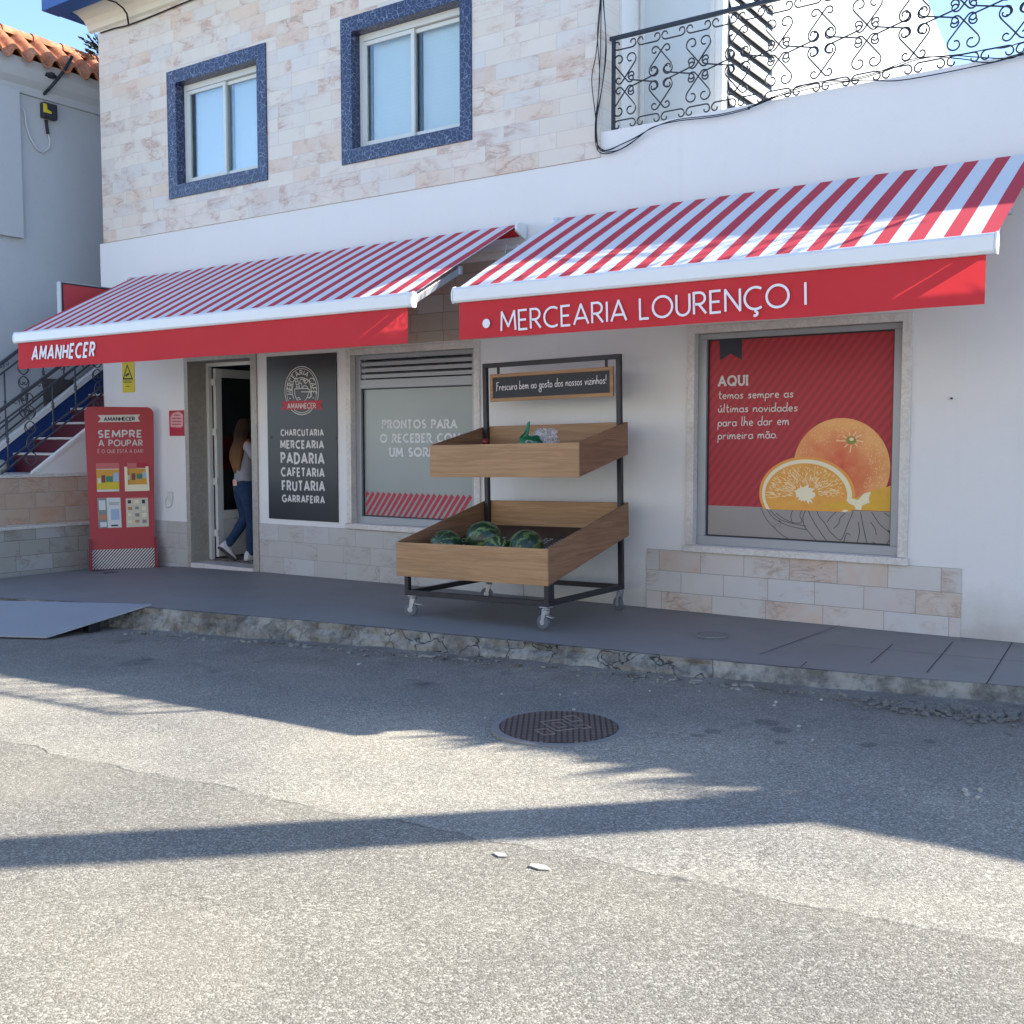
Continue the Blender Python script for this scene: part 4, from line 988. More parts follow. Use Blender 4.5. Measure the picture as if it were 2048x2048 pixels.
tag(MB().lathe((11.02, -.001, 2.02), (0, -1, 0), [(.009, 0), (.007, .02), (.003, .05)], 8).build('wall_hook', M['black']), 'tiny dark hook in the white wall right of the poster window', 'hook')

# ================================================================== RED DISPLAY STAND
zs_ = .014
pa = atZ(184, 1140, zs_); pb = atZ(310, 1134, zs_)
pa.z = pb.z = zs_
sd = (pb - pa); sw_ = sd.length; sd.normalize(); sn = Vector((sd.y, -sd.x, 0))   # faces the street
T = thing('display_stand', 'red standing display board with rounded top holding four leaflets, beside the tiled bench', 'display stand', tuple((pa + pb) / 2))
P = lambda u, v, k=0.0: atP(150 + u * .2485, 680 + v * .2485, pa + sn * (.0012 + .0006 * k), sn)
tl, tr = P(76, 640), P(634, 640); top = P(330, 538).z
sl_, sr_ = (tl - pa).dot(sd), (tr - pa).dot(sd); rr = .085
pts = [pa + sd * .0, pa + sd * sw_] ; hgt = top - zs_
out2 = [(0, 0.012), (sw_, .012), (sr_, hgt - rr)] + [(sr_ - rr + rr * math.cos(R(a)), hgt - rr + rr * math.sin(R(a))) for a in range(0, 91, 15)] + [(sl_ + rr + rr * math.cos(R(a)), hgt - rr + rr * math.sin(R(a))) for a in range(90, 181, 15)]
bp = MB(); bp.prism([pa + sd * s + Vector((0, 0, h)) for s, h in out2], -sn * .03); bp.build('board', M['red_board'], T, bevel=.003)
for s, dx in ((0, -.025), (sw_, .0)):
    o = pa + sd * (s + dx); q = [(-.2, 0), (.13, 0), (.13, .06), (.035, .40), (-.065, .40), (-.2, .06)]
    MB().prism([o + sn * a + Vector((0, 0, h)) for a, h in q], sd * .025).build('foot', M['red_deep'], T, bevel=.003)
MB().poly([P(a, b, 1) for a, b in ((182, 605), (525, 600), (505, 628), (524, 657), (183, 662), (208, 633))]).build('banner', M['ribbon'], T)
ik = Ink(); ik.text('AMANHECER', P(234, 650, 1), P(480, 647, 1), P(234, 623, 1), .011, sn, gap=.24, lift=.001); ik.build('banner_lettering', M['char'], T)
ik = Ink()
ik.text('SEMPRE', P(190, 783), P(534, 780), P(190, 731), -.2, sn, gap=.34, lift=.001); ik.build('text_line', M['text_g'], T); ik = Ink(); ik.text('A POUPAR', P(192, 853), P(541, 850), P(192, 807), -.19, sn, gap=.3, lift=.001)
ik.build('text_line', M['text_g'], T)
ik = Ink(); ik.text('É O QUE ESTÁ A DAR!', P(184, 909), P(548, 907), P(184, 882), .0075, sn, gap=.3, lift=.001); ik.build('text_line', M['text_red'], T)
MB().poly([P(133, 1692, 0), P(658, 1673, 0), P(661, 1834, 0), P(137, 1850, 0)]).build('stripe_ground', M['maroon'], T)
mb = MB(); k = 0
def clipx(u, v): return u, v
for i in range(-7, 22):
    u0 = 133 + i * 25.2
    q = [(u0, 1848), (u0 + 13, 1848), (u0 + 13 + 150, 1690), (u0 + 150, 1690)]
    a, b = 136, 659
    def cut(p, q_, X_): t = (X_ - p[0]) / (q_[0] - p[0]); return (X_, p[1] + t * (q_[1] - p[1]))
    poly = []
    for j in range(4):     # clip the slanted bar to the width of the board
        p1, p2 = q[j], q[(j + 1) % 4]; ins1, ins2 = a <= p1[0] <= b, a <= p2[0] <= b
        if ins1: poly.append(p1)
        if ins1 != ins2: poly.append(cut(p1, p2, a if min(p1[0], p2[0]) < a else b))
    if len(poly) > 2: mb.poly([P(x_, y_ - (x_ - 133) * .034, 1.2) for x_, y_ in poly])
mb.build('stripe_print', M['ribbon'], T)
# leaflets on the board
def leaflet(label, quad, blocks, base):
    t_ = thing('leaflet', label, 'leaflet', tuple(P(*quad[3])), 'leaflets on the red display board')
    c = [P(u, v, 6) for u, v in quad]; mb = MB(); mb.prism(c, -sn * .003); mb.build('sheet', base, t_)
    def bl(s, t, k): return c[0] * (1 - s) * (1 - t) + c[1] * s * (1 - t) + c[2] * s * t + c[3] * (1 - s) * t + sn * (.0006 + .0005 * k)
    groups = {}
    for s0, s1, t0, t1, mt in blocks: groups.setdefault(mt, []).append((s0, s1, t0, t1))
    for k, (mt, bb) in enumerate(groups.items()):
        for s0, s1, t0, t1 in bb: MB().quad(bl(s0, t1, k), bl(s1, t1, k), bl(s1, t0, k), bl(s0, t0, k)).build('printed_picture', M[mt], t_)
    return t_
M['orange_p'] = simple('orange_print', 'd29a3c', .5, .3, 0, .08); M['yellow_p'] = simple('lemon_print', 'd3b934', .5, .3, 0, .05); M['pink_p'] = simple('pink_print', 'c56a66', .5, .3, 0, .05); M['green_p'] = simple('green_print', '3f8060', .5, .3, 0, .05); M['blue_p'] = simple('pale_blue_print', '9fb4cb', .5, .3, 0, .05); M['paper'] = simple('paper', 'd6d6d2', .6, .3, 0, .03); M['cream_p'] = simple('cream_paper', 'cfc6ae', .6, .3, 0, .04); M['grey_p'] = simple('grey_print', '8a8a84', .6, .3, 0, .1); M['skin_p'] = simple('tan_print', 'b88668', .6, .3, 0, .05); M['brown_p'] = simple('brown_print', '7c4a4c', .6, .3, 0, .05)
leaflet('yellow leaflet with a pink header, upper left on the red display board', ((168, 992), (355, 990), (357, 1218), (178, 1222)), [(0, 1, 0, .2, 'pink_p'), (0, 1, .22, .62, 'orange_p'), (0, 1, .62, .93, 'yellow_p'), (.42, .72, .46, .66, 'green_p'), (.74, .98, .34, .66, 'blue_p'), (.22, .38, .42, .68, 'brown_p'), (.05, .18, .52, .7, 'paper')], M['paper'])
t2 = leaflet('orange leaflet in a clear holder, upper right on the red display board', ((400, 985), (588, 985), (592, 1190), (405, 1195)), [(0, 1, 0, .22, 'red_banner'), (.1, .5, .02, .24, 'pink_p'), (0, 1, .24, .88, 'orange_p'), (.5, .74, .44, .64, 'green_p'), (.76, .96, .36, .62, 'blue_p'), (.28, .44, .42, .68, 'brown_p'), (.04, .2, .5, .66, 'paper'), (0, 1, .9, 1, 'grey_p')], M['paper'])
leaflet('white and grey leaflet with a blue picture, lower left on the red display board', ((178, 1272), (365, 1268), (376, 1508), (190, 1515)), [(0, .4, 0, 1, 'grey_p'), (.06, .34, .08, .4, 'paper'), (.02, .38, .56, .72, 'skin_p'), (.08, .36, .8, .96, 'paper'), (.56, .92, .38, .74, 'blue_p'), (.5, .95, .16, .19, 'grey_p'), (.5, .92, .22, .24, 'grey_p'), (.55, .85, .9, .95, 'char')], M['paper'])
bl4 = []
random.seed(3)
for i in range(3):
    for j in range(4): bl4.append((.08 + i * .32, .28 + i * .32 + random.uniform(-.06, .0), .09 + j * .225, .2 + j * .225 + random.uniform(-.03, .03), random.choice(['grey_p', 'grey_p', 'char', 'pith', 'skin_p'])))
leaflet('cream leaflet with rows of small product pictures, lower right on the red display board', ((408, 1268), (587, 1262), (595, 1500), (415, 1508)), [(0, 1, 0, .04, 'pink_p')] + bl4, M['cream_p'])
hold = MB(); c = [P(u, v, 6) for u, v in ((396, 1020), (418, 1020), (425, 1165), (580, 1160), (566, 1018), (588, 1016), (598, 1212), (402, 1218))]
hold.prism(c, sn * .03); hold.build('leaflet_holder', M['pith'], T)

# ================================================================== PRODUCE RACK (local coordinates, floor at z = 0)
RK = thing('produce_rack', 'black steel produce rack on castors with two tilted wooden trays and a hanging slate sign', 'rack', (7.52, 0, .112)); RK.rotation_euler = (0, R(-1.1), 0)
b_ = lambda mb, n_, m_, bev=.003, par=None: mb.build(n_, M[m_], par or RK, local=True, bevel=bev)
tb = .045; fz0, fz1 = .195, .24; xa, xb = -.775, .775; yf_, yb_ = -1.66, -.37
mb = MB(); mb.box(xa, xb, yf_, yf_ + tb, fz0, fz1); mb.box(xa, xb, yb_ - tb, yb_, fz0, fz1); mb.box(xa, xa + tb, yf_ + tb, yb_ - tb, fz0, fz1); mb.box(xb - tb, xb, yf_ + tb, yb_ - tb, fz0, fz1); b_(mb, 'base_frame', 'black')
for x in (xa, xb - tb):
    mb = MB(); mb.box(x, x + tb, yf_, yf_ + tb, fz1, .40); b_(mb, 'front_leg', 'black')
    mb = MB(); mb.box(x, x + tb, yb_ - tb, yb_, fz1, 2.30); b_(mb, 'post', 'black')
mb = MB(); mb.box(xb - tb, xb, yf_ + tb + .002, yf_ + 2 * tb, fz1, .40); b_(mb, 'front_leg', 'black')
mb = MB(); mb.box(xa, xb, yb_ - tb, yb_, 2.301, 2.345); b_(mb, 'top_bar', 'black')
def tray(y0, z0, y1, z1, h, deep):
    t = .019; xo, xi = .812, .812 - t
    sl = (z1 - z0) / (y1 - y0); zz = lambda y: z0 + sl * (y - y0)
    fr = MB(); fr.hexa([(-xo, y0, z0), (xo, y0, z0), (xo, y0 + t, z0), (-xo, y0 + t, z0)], [(-xo, y0, z0 + h), (xo, y0, z0 + h), (xo, y0 + t, z0 + h), (-xo, y0 + t, z0 + h)])
    tr = fr.build('tray', M['wood_x'], RK, local=True, bevel=.002)
    for x0_, x1_ in ((-xo, -xi), (xi, xo)):
        s = MB(); ya_, yb2 = y0 + t + .0005, y1
        s.hexa([(x0_, ya_, zz(ya_)), (x1_, ya_, zz(ya_)), (x1_, yb2, zz(yb2)), (x0_, yb2, zz(yb2))], [(x0_, ya_, zz(ya_) + h), (x1_, ya_, zz(ya_) + h), (x1_, yb2, zz(yb2) + h), (x0_, yb2, zz(yb2) + h)])
        s.build('side_board', M['wood_y'], tr, local=True, bevel=.002)
    s = MB(); s.hexa([(-xi, y1 - t, zz(y1 - t)), (xi, y1 - t, zz(y1 - t)), (xi, y1, zz(y1)), (-xi, y1, zz(y1))], [(-xi, y1 - t, zz(y1 - t) + h), (xi, y1 - t, zz(y1 - t) + h), (xi, y1, zz(y1) + h), (-xi, y1, zz(y1) + h)]); s.build('back_board', M['wood_x'], tr, local=True, bevel=.002)
    # slotted black crate bottom
    s = MB(); d = .05
    s.hexa([(-xi + .002, y0 + t + .002, zz(y0) + d), (xi - .002, y0 + t + .002, zz(y0) + d), (xi - .002, y1 - t - .002, zz(y1) + d), (-xi + .002, y1 - t - .002, zz(y1) + d)], [(-xi + .002, y0 + t + .002, zz(y0) + d + .01), (xi - .002, y0 + t + .002, zz(y0) + d + .01), (xi - .002, y1 - t - .002, zz(y1) + d + .01), (-xi + .002, y1 - t - .002, zz(y1) + d + .01)])
    s.build('tray_bottom', M['black'], tr, local=True)
    if deep:
        g = MB(); nx, ny = 26, 30
        for i in range(nx):
            for j in range(ny):
                if i % 9 == 8 or j % 8 == 7: continue
                x = -xi + .04 + i * .059; y = y0 + .05 + j * (y1 - y0 - .1) / ny; z = zz(y) + d + .0125
                g.quad((x, y, z), (x + .036, y, z), (x + .036, y + .016, z + .016 * sl), (x, y + .016, z + .016 * sl))
        g.build('slots', M['text_g'], tr, local=True)
    return tr
tray(-1.725, .375, -.345, .688, .305, True)
tray(-1.215, 1.248, -.345, 1.432, .297, False)
# castors: plate, fork, wheel
for x, y, rot, brk in ((xa + .06, yf_ + .05, .35, True), (xb - .04, yf_ + .02, -.15, True), (xa + .05, yb_ - .06, .5, False), (xb - .02, yb_ - .05, -.4, False)):
    c = Vector((x, y, 0)); d = Vector((math.cos(rot), math.sin(rot), 0)); s_ = Vector((-d.y, d.x, 0))
    mb = MB(); q = [c + d * i * .042 + s_ * j * .042 for i, j in ((-1, -1), (1, -1), (1, 1), (-1, 1))]
    mb.hexa([p + Vector((0, 0, .185)) for p in q], [p + Vector((0, 0, .194)) for p in q]); mb.lathe(c + Vector((0, 0, .16)), (0, 0, 1), [(.03, 0), (.034, .012), (.026, .025)], 14)
    wc = c - d * .028 + Vector((0, 0, .062))
    for sg in (-1, 1):
        e = s_ * (sg * .022); f = s_ * (sg * .026)
        mb.hexa([wc + e - d * .012 - Vector((0, 0, .01)), wc + e + d * .012 - Vector((0, 0, .01)), wc + f + d * .012 - Vector((0, 0, .01)), wc + f - d * .012 - Vector((0, 0, .01))], [c + e - d * .026 + Vector((0, 0, .165)), c + e + d * .026 + Vector((0, 0, .165)), c + f + d * .026 + Vector((0, 0, .165)), c + f - d * .026 + Vector((0, 0, .165))])
    if brk: mb.bar(wc + d * .04 + Vector((0, 0, .055)), wc + d * .11 + Vector((0, 0, .045)), .045, .008)
    ct = b_(mb, 'castor', 'chrome', .002)
    MB().lathe(wc - s_ * .019, s_, [(.05, 0), (.062, .006), (.062, .032), (.05, .038)], 24).build('wheel', M['rubber'], ct, local=True)
    MB().lathe(wc - s_ * .021, s_, [(.022, 0), (.026, .003), (.026, .039), (.022, .042)], 14).build('wheel_hub', M['chrome'], ct, local=True)
# hanging sign
sgn = MB(); sy = -.40; x0_, x1_, z0_, z1_ = -.685, .70, 1.965, 2.235; fw = .034
sgn.box(x0_, x1_, sy - .016, sy + .008, z0_, z0_ + fw); sgn.box(x0_, x1_, sy - .016, sy + .008, z1_ - fw, z1_); sgn.box(x0_, x0_ + fw, sy - .016, sy + .008, z0_ + fw, z1_ - fw); sgn.box(x1_ - fw, x1_, sy - .016, sy + .008, z0_ + fw, z1_ - fw)
sg = sgn.build('sign_board', M['wood_x'], RK, local=True, bevel=.002)
MB().box(x0_ + fw, x1_ - fw, sy - .006, sy + .004, z0_ + fw, z1_ - fw).build('slate', M['chalk'], sg, local=True)
for x in (-.60, .615): b_(MB().box(x, x + .022, sy - .012, sy + .008, z1_, 2.30), 'hanger', 'black')
ik = Ink(); ik.text('Frescura bem ao gosto dos nossos vizinhos!', (-.612, sy - .0065, 2.075), (.625, sy - .0065, 2.085), (-.612, sy - .0065, 2.155), .0068, nF, font=H_, gap=.1, lift=.0008); ik.build('slate_lettering', M['text_w'], sg, local=True)

# fruit on the rack
def melon(lbl, u, v, y, r, dz=0, rot=(0, 0, 0)):
    c = atY(u, v, y); mb = MB(); mb.ball((0, 0, 0), r, r * .96, r * 1.06, 28, 18)
    o = mb.build('watermelon', M['melon'], smooth=True); o.location = (c.x, c.y, c.z + dz); o.rotation_euler = rot; return tag(o, lbl, 'watermelon', 'watermelons in the lower tray')
melon('leftmost watermelon in the lower wooden tray', 893, 1092, -1.36, .152, 0, (1.2, .4, 0))
melon('largest dark watermelon at the back between two others in the lower tray', 967, 1079, -1.14, .168, 0, (.3, 1.1, .5))
melon('small striped watermelon lying in front of the largest one in the lower tray', 993, 1096, -1.46, .118, -.01, (1.4, -.6, 1))
melon('rightmost watermelon in the lower wooden tray', 1051, 1096, -1.30, .160, 0, (.8, 1.0, 2.2))
# plastic bag with green foil, upper tray
c = atY(1068, 889, -.95); T = thing('plastic_bag', 'crumpled clear plastic bag with twisted green foil in the upper tray', 'bag', (c.x, c.y, c.z - .06))
m = NT('clear_plastic'); out = m.t.nodes['Material Output']; t_ = m.n('BsdfTransparent'); g_ = m.n('BsdfPrincipled'); g_.inputs['Base Color'].default_value = (.75, .76, .78, 1); g_.inputs['Roughness'].default_value = .2; x_ = m.n('MixShader'); m.l(m.mth('MULTIPLY_ADD', m.noise(25, 4), .7, -.05, clamp=True), x_.inputs[0]); m.l(t_, x_.inputs[1]); m.l(g_, x_.inputs[2]); m.l(x_, out.inputs[0]); M['plastic'] = m.mat
random.seed(5)
def crumple(mb, c, r, amp, seed, n=18, mm=12):
    vs = []; fs = []
    for i in range(mm + 1):
        for k in range(n):
            p = math.pi * i / mm; t = 2 * math.pi * k / n; d = Vector((math.sin(p) * math.cos(t), math.sin(p) * math.sin(t), math.cos(p)))
            g = 1 + amp * mnoise.noise(d * 3.1 + Vector((seed, 0, 0))) + amp * .7 * mnoise.noise(d * 7.3 + Vector((0, seed, 0)))
            vs.append(c + Vector((d.x * r[0], d.y * r[1], d.z * r[2])) * g)
    for i in range(mm):
        for k in range(n): fs.append((i * n + k, (i + 1) * n + k, (i + 1) * n + (k + 1) % n, i * n + (k + 1) % n))
    mb.add(vs, fs)
mb = MB(); crumple(mb, c + Vector((.0, 0, -.03)), (.15, .12, .10), .45, 3.0, 40, 24); crumple(mb, c + Vector((.10, .02, .05)), (.12, .06, .085), .7, 9.0, 40, 24); mb.build('bag_film', M['plastic'], T, smooth=True)
M['green_foil'] = simple('green_foil', '1f6b4a', .3, .5, .1, .25, 30)
mb = MB()
def twist(a, b, w0, w1, turns, n=14):
    a = Vector(a); b = Vector(b); d = (b - a).normalized(); s_ = d.cross(Vector((0, 1, 0))).normalized(); q_ = d.cross(s_); L_ = []
    for i in range(n + 1):
        t = i / n; p = a.lerp(b, t); g = turns * 2 * math.pi * t; w_ = lerp(w0, w1, t) * (1 + .25 * mnoise.noise(p * 30)); L_.append((p + (s_ * math.cos(g) + q_ * math.sin(g)) * w_, p - (s_ * math.cos(g) + q_ * math.sin(g)) * w_))
    for p, q in zip(L_, L_[1:]): mb.quad(p[0], q[0], q[1], p[1])
twist(c + Vector((-.09, -.10, .00)), c + Vector((.13, -.09, .045)), .055, .06, .15); twist(c + Vector((-.08, -.09, .01)), c + Vector((-.015, -.06, .20)), .035, .010, .6); twist(c + Vector((-.09, -.11, -.06)), c + Vector((.0, -.11, -.03)), .03, .035, .3); twist(c + Vector((-.06, -.11, .02)), c + Vector((.12, -.105, .075)), .022, .03, .2)
mb.tube([c + Vector((-.055, -.07, .06)), c + Vector((-.03, -.06, .14)), c + Vector((-.008, -.06, .205))], [.028, .02, .006], 7)
mb.build('green_foil', M['green_foil'], T)
c = atY(971, 884, -.72); tag(MB().ball(c, .04, .04, .034, 16, 10).build('tomato', simple('dark_red_fruit', '7a2420', .4, .5, 0, .1), smooth=True), 'small dark red fruit beside the left post in the upper tray', 'tomato')

# ================================================================== RAMP, LIDS, PEBBLES
a = atZ(302.7, 1211, .095); b = atZ(93, 1277, -.135); cL = atZ(0, 1272.5, -.135); d_ = (cL - b); d_.z = 0; d_.normalize()
T = thing('ramp', 'pale grey steel ramp plate bridging the kerb at the left', 'ramp', tuple(b))
a2 = a + d_ * 3.4; b2 = b + d_ * 3.4; a2.z = swz(a2.x) + .03; b2.z = rdz(b2.x) + .03
up = Vector((0, 0, .016)); MB().hexa([a, b, b2, a2][::-1], [a + up, b + up, b2 + up, a2 + up][::-1]).build('plate', M['plate'], T, bevel=.003)
for s, t in ((.15, .45), (.55, .35), (1.2, .4)):
    p = a.lerp(b, t) + d_ * s; MB().box(p.x - .05, p.x + .05, p.y - .06, p.y + .06, rdz(p.x) - .02, p.z - .03).build('support_block', M['black'], T, bevel=.005)
cm = atZ(1118, 1460, -.035); zr = road_z(cm.x, cm.y)
T = thing('manhole_cover', 'round cast iron manhole cover set in the asphalt in front of the produce rack', 'manhole cover', (cm.x, cm.y, zr))
MB().lathe((0, 0, -.02), (0, 0, 1), [(.405, 0), (.405, .030), (.400, .032), (.36, .033), (.355, .026)], 48).build('rim', M['conc'], T, local=True)
MB().lathe((0, 0, -.02), (0, 0, 1), [(.352, 0), (.352, .036), (.345, .038), (.3, .0385)], 48).build('lid', M['iron_lid'], T, local=True)
mb = MB()
for cx, cy, wx, wy in ((0, 0, .11, .07), (-.10, .14, .06, .035), (.10, -.14, .06, .035), (.09, .12, .035, .03), (0, 0, .05, .03)):
    for sx_, sy_ in ((0, 1), (0, -1), (1, 0), (-1, 0)):
        w_, h_ = (wx, .005) if sx_ == 0 else (.005, wy); p = Matrix.Rotation(R(-32), 2) @ Vector((cx + sx_ * wx, cy + sy_ * wy)); e1 = Matrix.Rotation(R(-32), 2) @ Vector((w_, 0)); e2 = Matrix.Rotation(R(-32), 2) @ Vector((0, h_))
        q = [Vector((*(p + e1 * i + e2 * j), .0186)) for i, j in ((-1, -1), (1, -1), (1, 1), (-1, 1))]; mb.hexa(q, [v + Vector((0, 0, .005)) for v in q])
mb.build('lid_relief', simple('worn_iron', '7d736b', .5, .5, .3, .1), T, local=True)
def cover(lbl, u, v, rx):
    c = atZ(u, v, .11); c.z = swz(c.x) + .009; t_ = thing('drain_cover', lbl, 'drain cover', tuple(c))
    MB().lathe((0, 0, -.006), (0, 0, 1), [(rx, 0), (rx, .012), (rx - .018, .013)], 32).build('ring', M['conc'], t_, local=True)
    MB().lathe((0, 0, -.006), (0, 0, 1), [(rx - .02, 0), (rx - .02, .0135), (.01, .0137)], 32).build('lid', M['sidewalk'], t_, local=True)
cover('small round drain cover with a pale ring in the pavement right of the produce rack', 1424, 1273, .125)
c = atZ(222, 1149, .0); tag(MB().lathe((c.x, c.y, swz(c.x) - .004), (0, 0, 1), [(.09, 0), (.09, .009), (.05, .010)], 20).build('floor_drain', M['black']), 'small dark floor drain in the pavement below the red display board', 'floor drain')
random.seed(11)
for u, v, r in ((1003, 1389, .013), (1150, 1388, .013), (1093, 1427, .014), (1148, 1421, .017), (1300, 1383, .012), (1399, 1384, .012), (1552, 1406, .018), (1549, 1412, .014), (1597, 1454, .016), (1625, 1482, .015), (1643, 1401, .015), (1930, 1584, .024), (1935, 1592, .020), (1960, 1583, .02), (1955, 1597, .018), (1120, 1390, .01), (970, 1437, .013), (716, 1331, .02), (720, 1329, .014)):
    p = atZ(u, v, -.03); p = atZ(u, v, road_z(p.x, p.y)); r *= .8; o = MB().ball((0, 0, 0), r, r * .8, r * .65, 9, 6, .5).build('pebble', M['stone']); o.location = (p.x, p.y, p.z + r * .4); o.rotation_euler.z = random.random() * 6
    tag(o, 'white pebble lying on the shaded asphalt near the kerb', 'pebble', 'pebbles on the road')
for u, v, r in ((1078, 1742, .055), (1000, 1716, .035)):
    p = atZ(u, v, -.02); mb = MB(); q = [Vector((p.x + r * math.cos(k) * random.uniform(.6, 1.3), p.y + r * .5 * math.sin(k) * random.uniform(.6, 1.3), road_z(p.x, p.y) + .004)) for k in (0, 1, 2, 3, 4, 5, 5.9)]
    mb.prism(q, (0, 0, .004)); tag(mb.build('paper_scrap', M['stone']), 'larger flattened white paper scrap on the sunlit asphalt' if r > .05 else 'smaller flattened white paper scrap on the sunlit asphalt', 'litter')
mb = MB(); random.seed(21)
for i in range(1500):
    t = random.random(); x = 11.15 + 2.6 * t + random.gauss(0, .1); y = ke(x) - .30 - abs(random.gauss(0, .30)) * (.35 + t); r = random.uniform(.008, .030)
    mb.ball((x, y, road_z(x, y) + r * .3), r, r * random.uniform(.6, 1), r * .6, 6, 4, .7)
tag(mb.build('gravel', M['gravel'], kind='stuff'), 'loose grey gravel heaped along the right end of the kerb', 'gravel')
mb = MB()
for i in range(260):
    x = random.uniform(4.4, 11.4); y = ke(x) - .24 - abs(random.gauss(0, .09)); r = random.uniform(.006, .022)
    mb.ball((x, y, road_z(x, y) + r * .2), r * 1.3, r, r * .6, 6, 4, .7)
tag(mb.build('rubble', M['kerb'], kind='stuff'), 'small broken concrete crumbs along the foot of the kerb', 'rubble')
# ================================================================== TERRACE RAILING
RY = .06; ZB, ZT = 4.60, 5.445; HH = ZT - ZB
T = thing('terrace_railing', 'dark wrought iron scroll railing along the terrace parapet above the shop', 'railing', (7.9, RY, ZB))
MB().box(7.86, 12.5, RY - .017, RY + .017, ZT, ZT + .036).build('handrail', M['rail'], T, bevel=.003)
MB().box(7.885, 7.915, RY - .015, RY + .015, 4.55, ZT).build('post', M['rail'], T)
for x in (12.48,): MB().box(x - .015, x + .015, RY - .015, RY + .015, 4.55, ZT).build('post', M['rail'], T)
def spiral(c, r, a0, sg, turn=300, n=16): return [(c[0] + r * (1 - .62 * i / n) * math.cos(R(a0 + sg * turn * i / n)), c[1] + r * (1 - .62 * i / n) * math.sin(R(a0 + sg * turn * i / n))) for i in range(n + 1)]
def scroll(A, B, ra, rb, sg, kind, ta=300, tb_=300):     # two curls joined by a straight bar: 'C' = both on one side, 'S' = opposite sides
    dx, dy = B[0] - A[0], B[1] - A[1]; d = math.hypot(dx, dy); th = math.degrees(math.atan2(dy, dx))
    if kind == 'C':
        o = math.degrees(math.asin((ra - rb) / d)); aa = th + sg * (90 - o); ab = aa; return spiral(A, ra, aa, sg, ta)[::-1] + spiral(B, rb, ab, -sg, tb_)
    q = math.degrees(math.acos(min(.999, (ra + rb) / d))); aa = th + sg * q; return spiral(A, ra, aa, sg, ta)[::-1] + spiral(B, rb, aa + 180, sg, tb_)
def strokes_unit(x0):      # one repeat of .75 m: two columns
    S = []
    for c, flip in ((0, 0), (1, 1)):
        cx = x0 + .375 * c
        for s in (-1, 1):
            h = scroll((s * .062, .225), (-s * .062, .045), .060, .040, s, 'C', 330, 290)
            up = lambda q, z0: [(cx + a, z0 + b) for a, b in q]; dn = lambda q, z0: [(cx + a, z0 + .285 - b) for a, b in q]
            S += [(dn if flip else up)(h, ZB + .425), (up if flip else dn)(h, ZB + .125)]
    for c in (0, 1):
        mx = x0 + .375 * c + .1875
        for s in (-1, 1): S.append([(mx + a, ZB + .42 + s * b) for a, b in scroll((-.112, -.075), (.112, .075), .045, .045, 1, 'S', 290, 290)])
    for k in range(3):
        xa = x0 - .125 + .25 * k
        q = scroll((xa + .045, ZT - .052), (xa + .205, ZT - .052), .044, .044, -1, 'C', 280, 280); S += [q, [(a, ZB + ZT - b) for a, b in q]]
    return S
x = 8.02; first = None
while x < 12.0:
    if first is None:
        mb = MB()
        for st in strokes_unit(x): mb.tube([(px, RY, pz) for px, pz in st], 0.0072, 5)
        first = mb.build('scroll_panel', M['rail'], T, smooth=True); x_first = x
    else:
        o = first.copy(); C.objects.link(o); o.parent = T; o.matrix_parent_inverse = first.matrix_parent_inverse.copy(); o.location = (x - x_first, 0, 0)
    x += .75

# ================================================================== CABLES
def cable(mb, pts, r=.006, y=-.045, rnd=.0):
    P3 = [atY(u, v, y - .004 * (i % 3)) for i, (u, v) in enumerate(pts)]; out = []
    for i in range(len(P3) - 1):
        p0, p1, p2, p3 = P3[max(i - 1, 0)], P3[i], P3[i + 1], P3[min(i + 2, len(P3) - 1)]
        for k in range(5):
            t = k / 5; out.append(.5 * ((2 * p1) + (p2 - p0) * t + (2 * p0 - 5 * p1 + 4 * p2 - p3) * t * t + (3 * p1 - p0 - 3 * p2 + p3) * t ** 3))
    out.append(P3[-1]); mb.tube(out, r, 5)
T = thing('cable_bundle', 'bundle of black cables dropping down the tiled wall and running along the terrace parapet', 'cables', tuple(atY(1200, 280, -.05)))
q = lambda x, y: (1180 + x * .176, y * .176)
e = lambda x, y: (1480 + x * .294, y * .294)
main = [q(640, 1490), q(760, 1430), q(1000, 1375), q(1450, 1322), q(1800, 1240), e(60, 738), e(270, 652), e(500, 573), e(760, 547), e(950, 497), e(1220, 402)]
tail1 = [e(1450, 380), e(1600, 388), e(1830, 398), e(1932, 362), (2120, 95), (2400, 60)]; tail2 = [e(1500, 370), e(1700, 332), e(1800, 325), e(1932, 285), (2120, 70), (2400, 20)]
for pts in ([(1205, -40), q(130, 0), q(120, 500), q(100, 1000), q(70, 1450), q(110, 1700), q(300, 1712), q(500, 1600)] + main + tail1,
            [(1200, -40), q(115, 0), q(85, 400), q(110, 900), q(60, 1400), q(80, 1690), q(200, 1745), q(420, 1660)] + main + tail2,
            [(1208, -40), q(150, 0), q(180, 420), q(150, 900), q(80, 1300), q(70, 1600), q(180, 1712), q(360, 1640), q(560, 1545)] + main[:7] + [e(760, 552), e(1050, 550), e(1300, 512), e(1700, 430), e(1932, 372), (2120, 105), (2400, 75)],
            [(1202, -40), q(125, 0), q(70, 600), q(20, 900), q(60, 1300), q(90, 1710)],
            [(1206, -40), q(160, 100), q(185, 600), q(120, 1100), q(75, 1400), q(120, 1705), q(420, 1610), q(720, 1450)] + [(a, b - 3) for a, b in main[2:]] + [e(1500, 400), e(1700, 425), e(1932, 360), (2200, 80)]):
    mb = MB(); cable(mb, pts, .0046); mb.build('cable', M['cable'], T, smooth=True)
mb = MB(); cable(mb, [(201, 66), (228, 57), (254, 51), (300, 34), (348, 14), (395, -4), (470, -22)], .010, -.03)
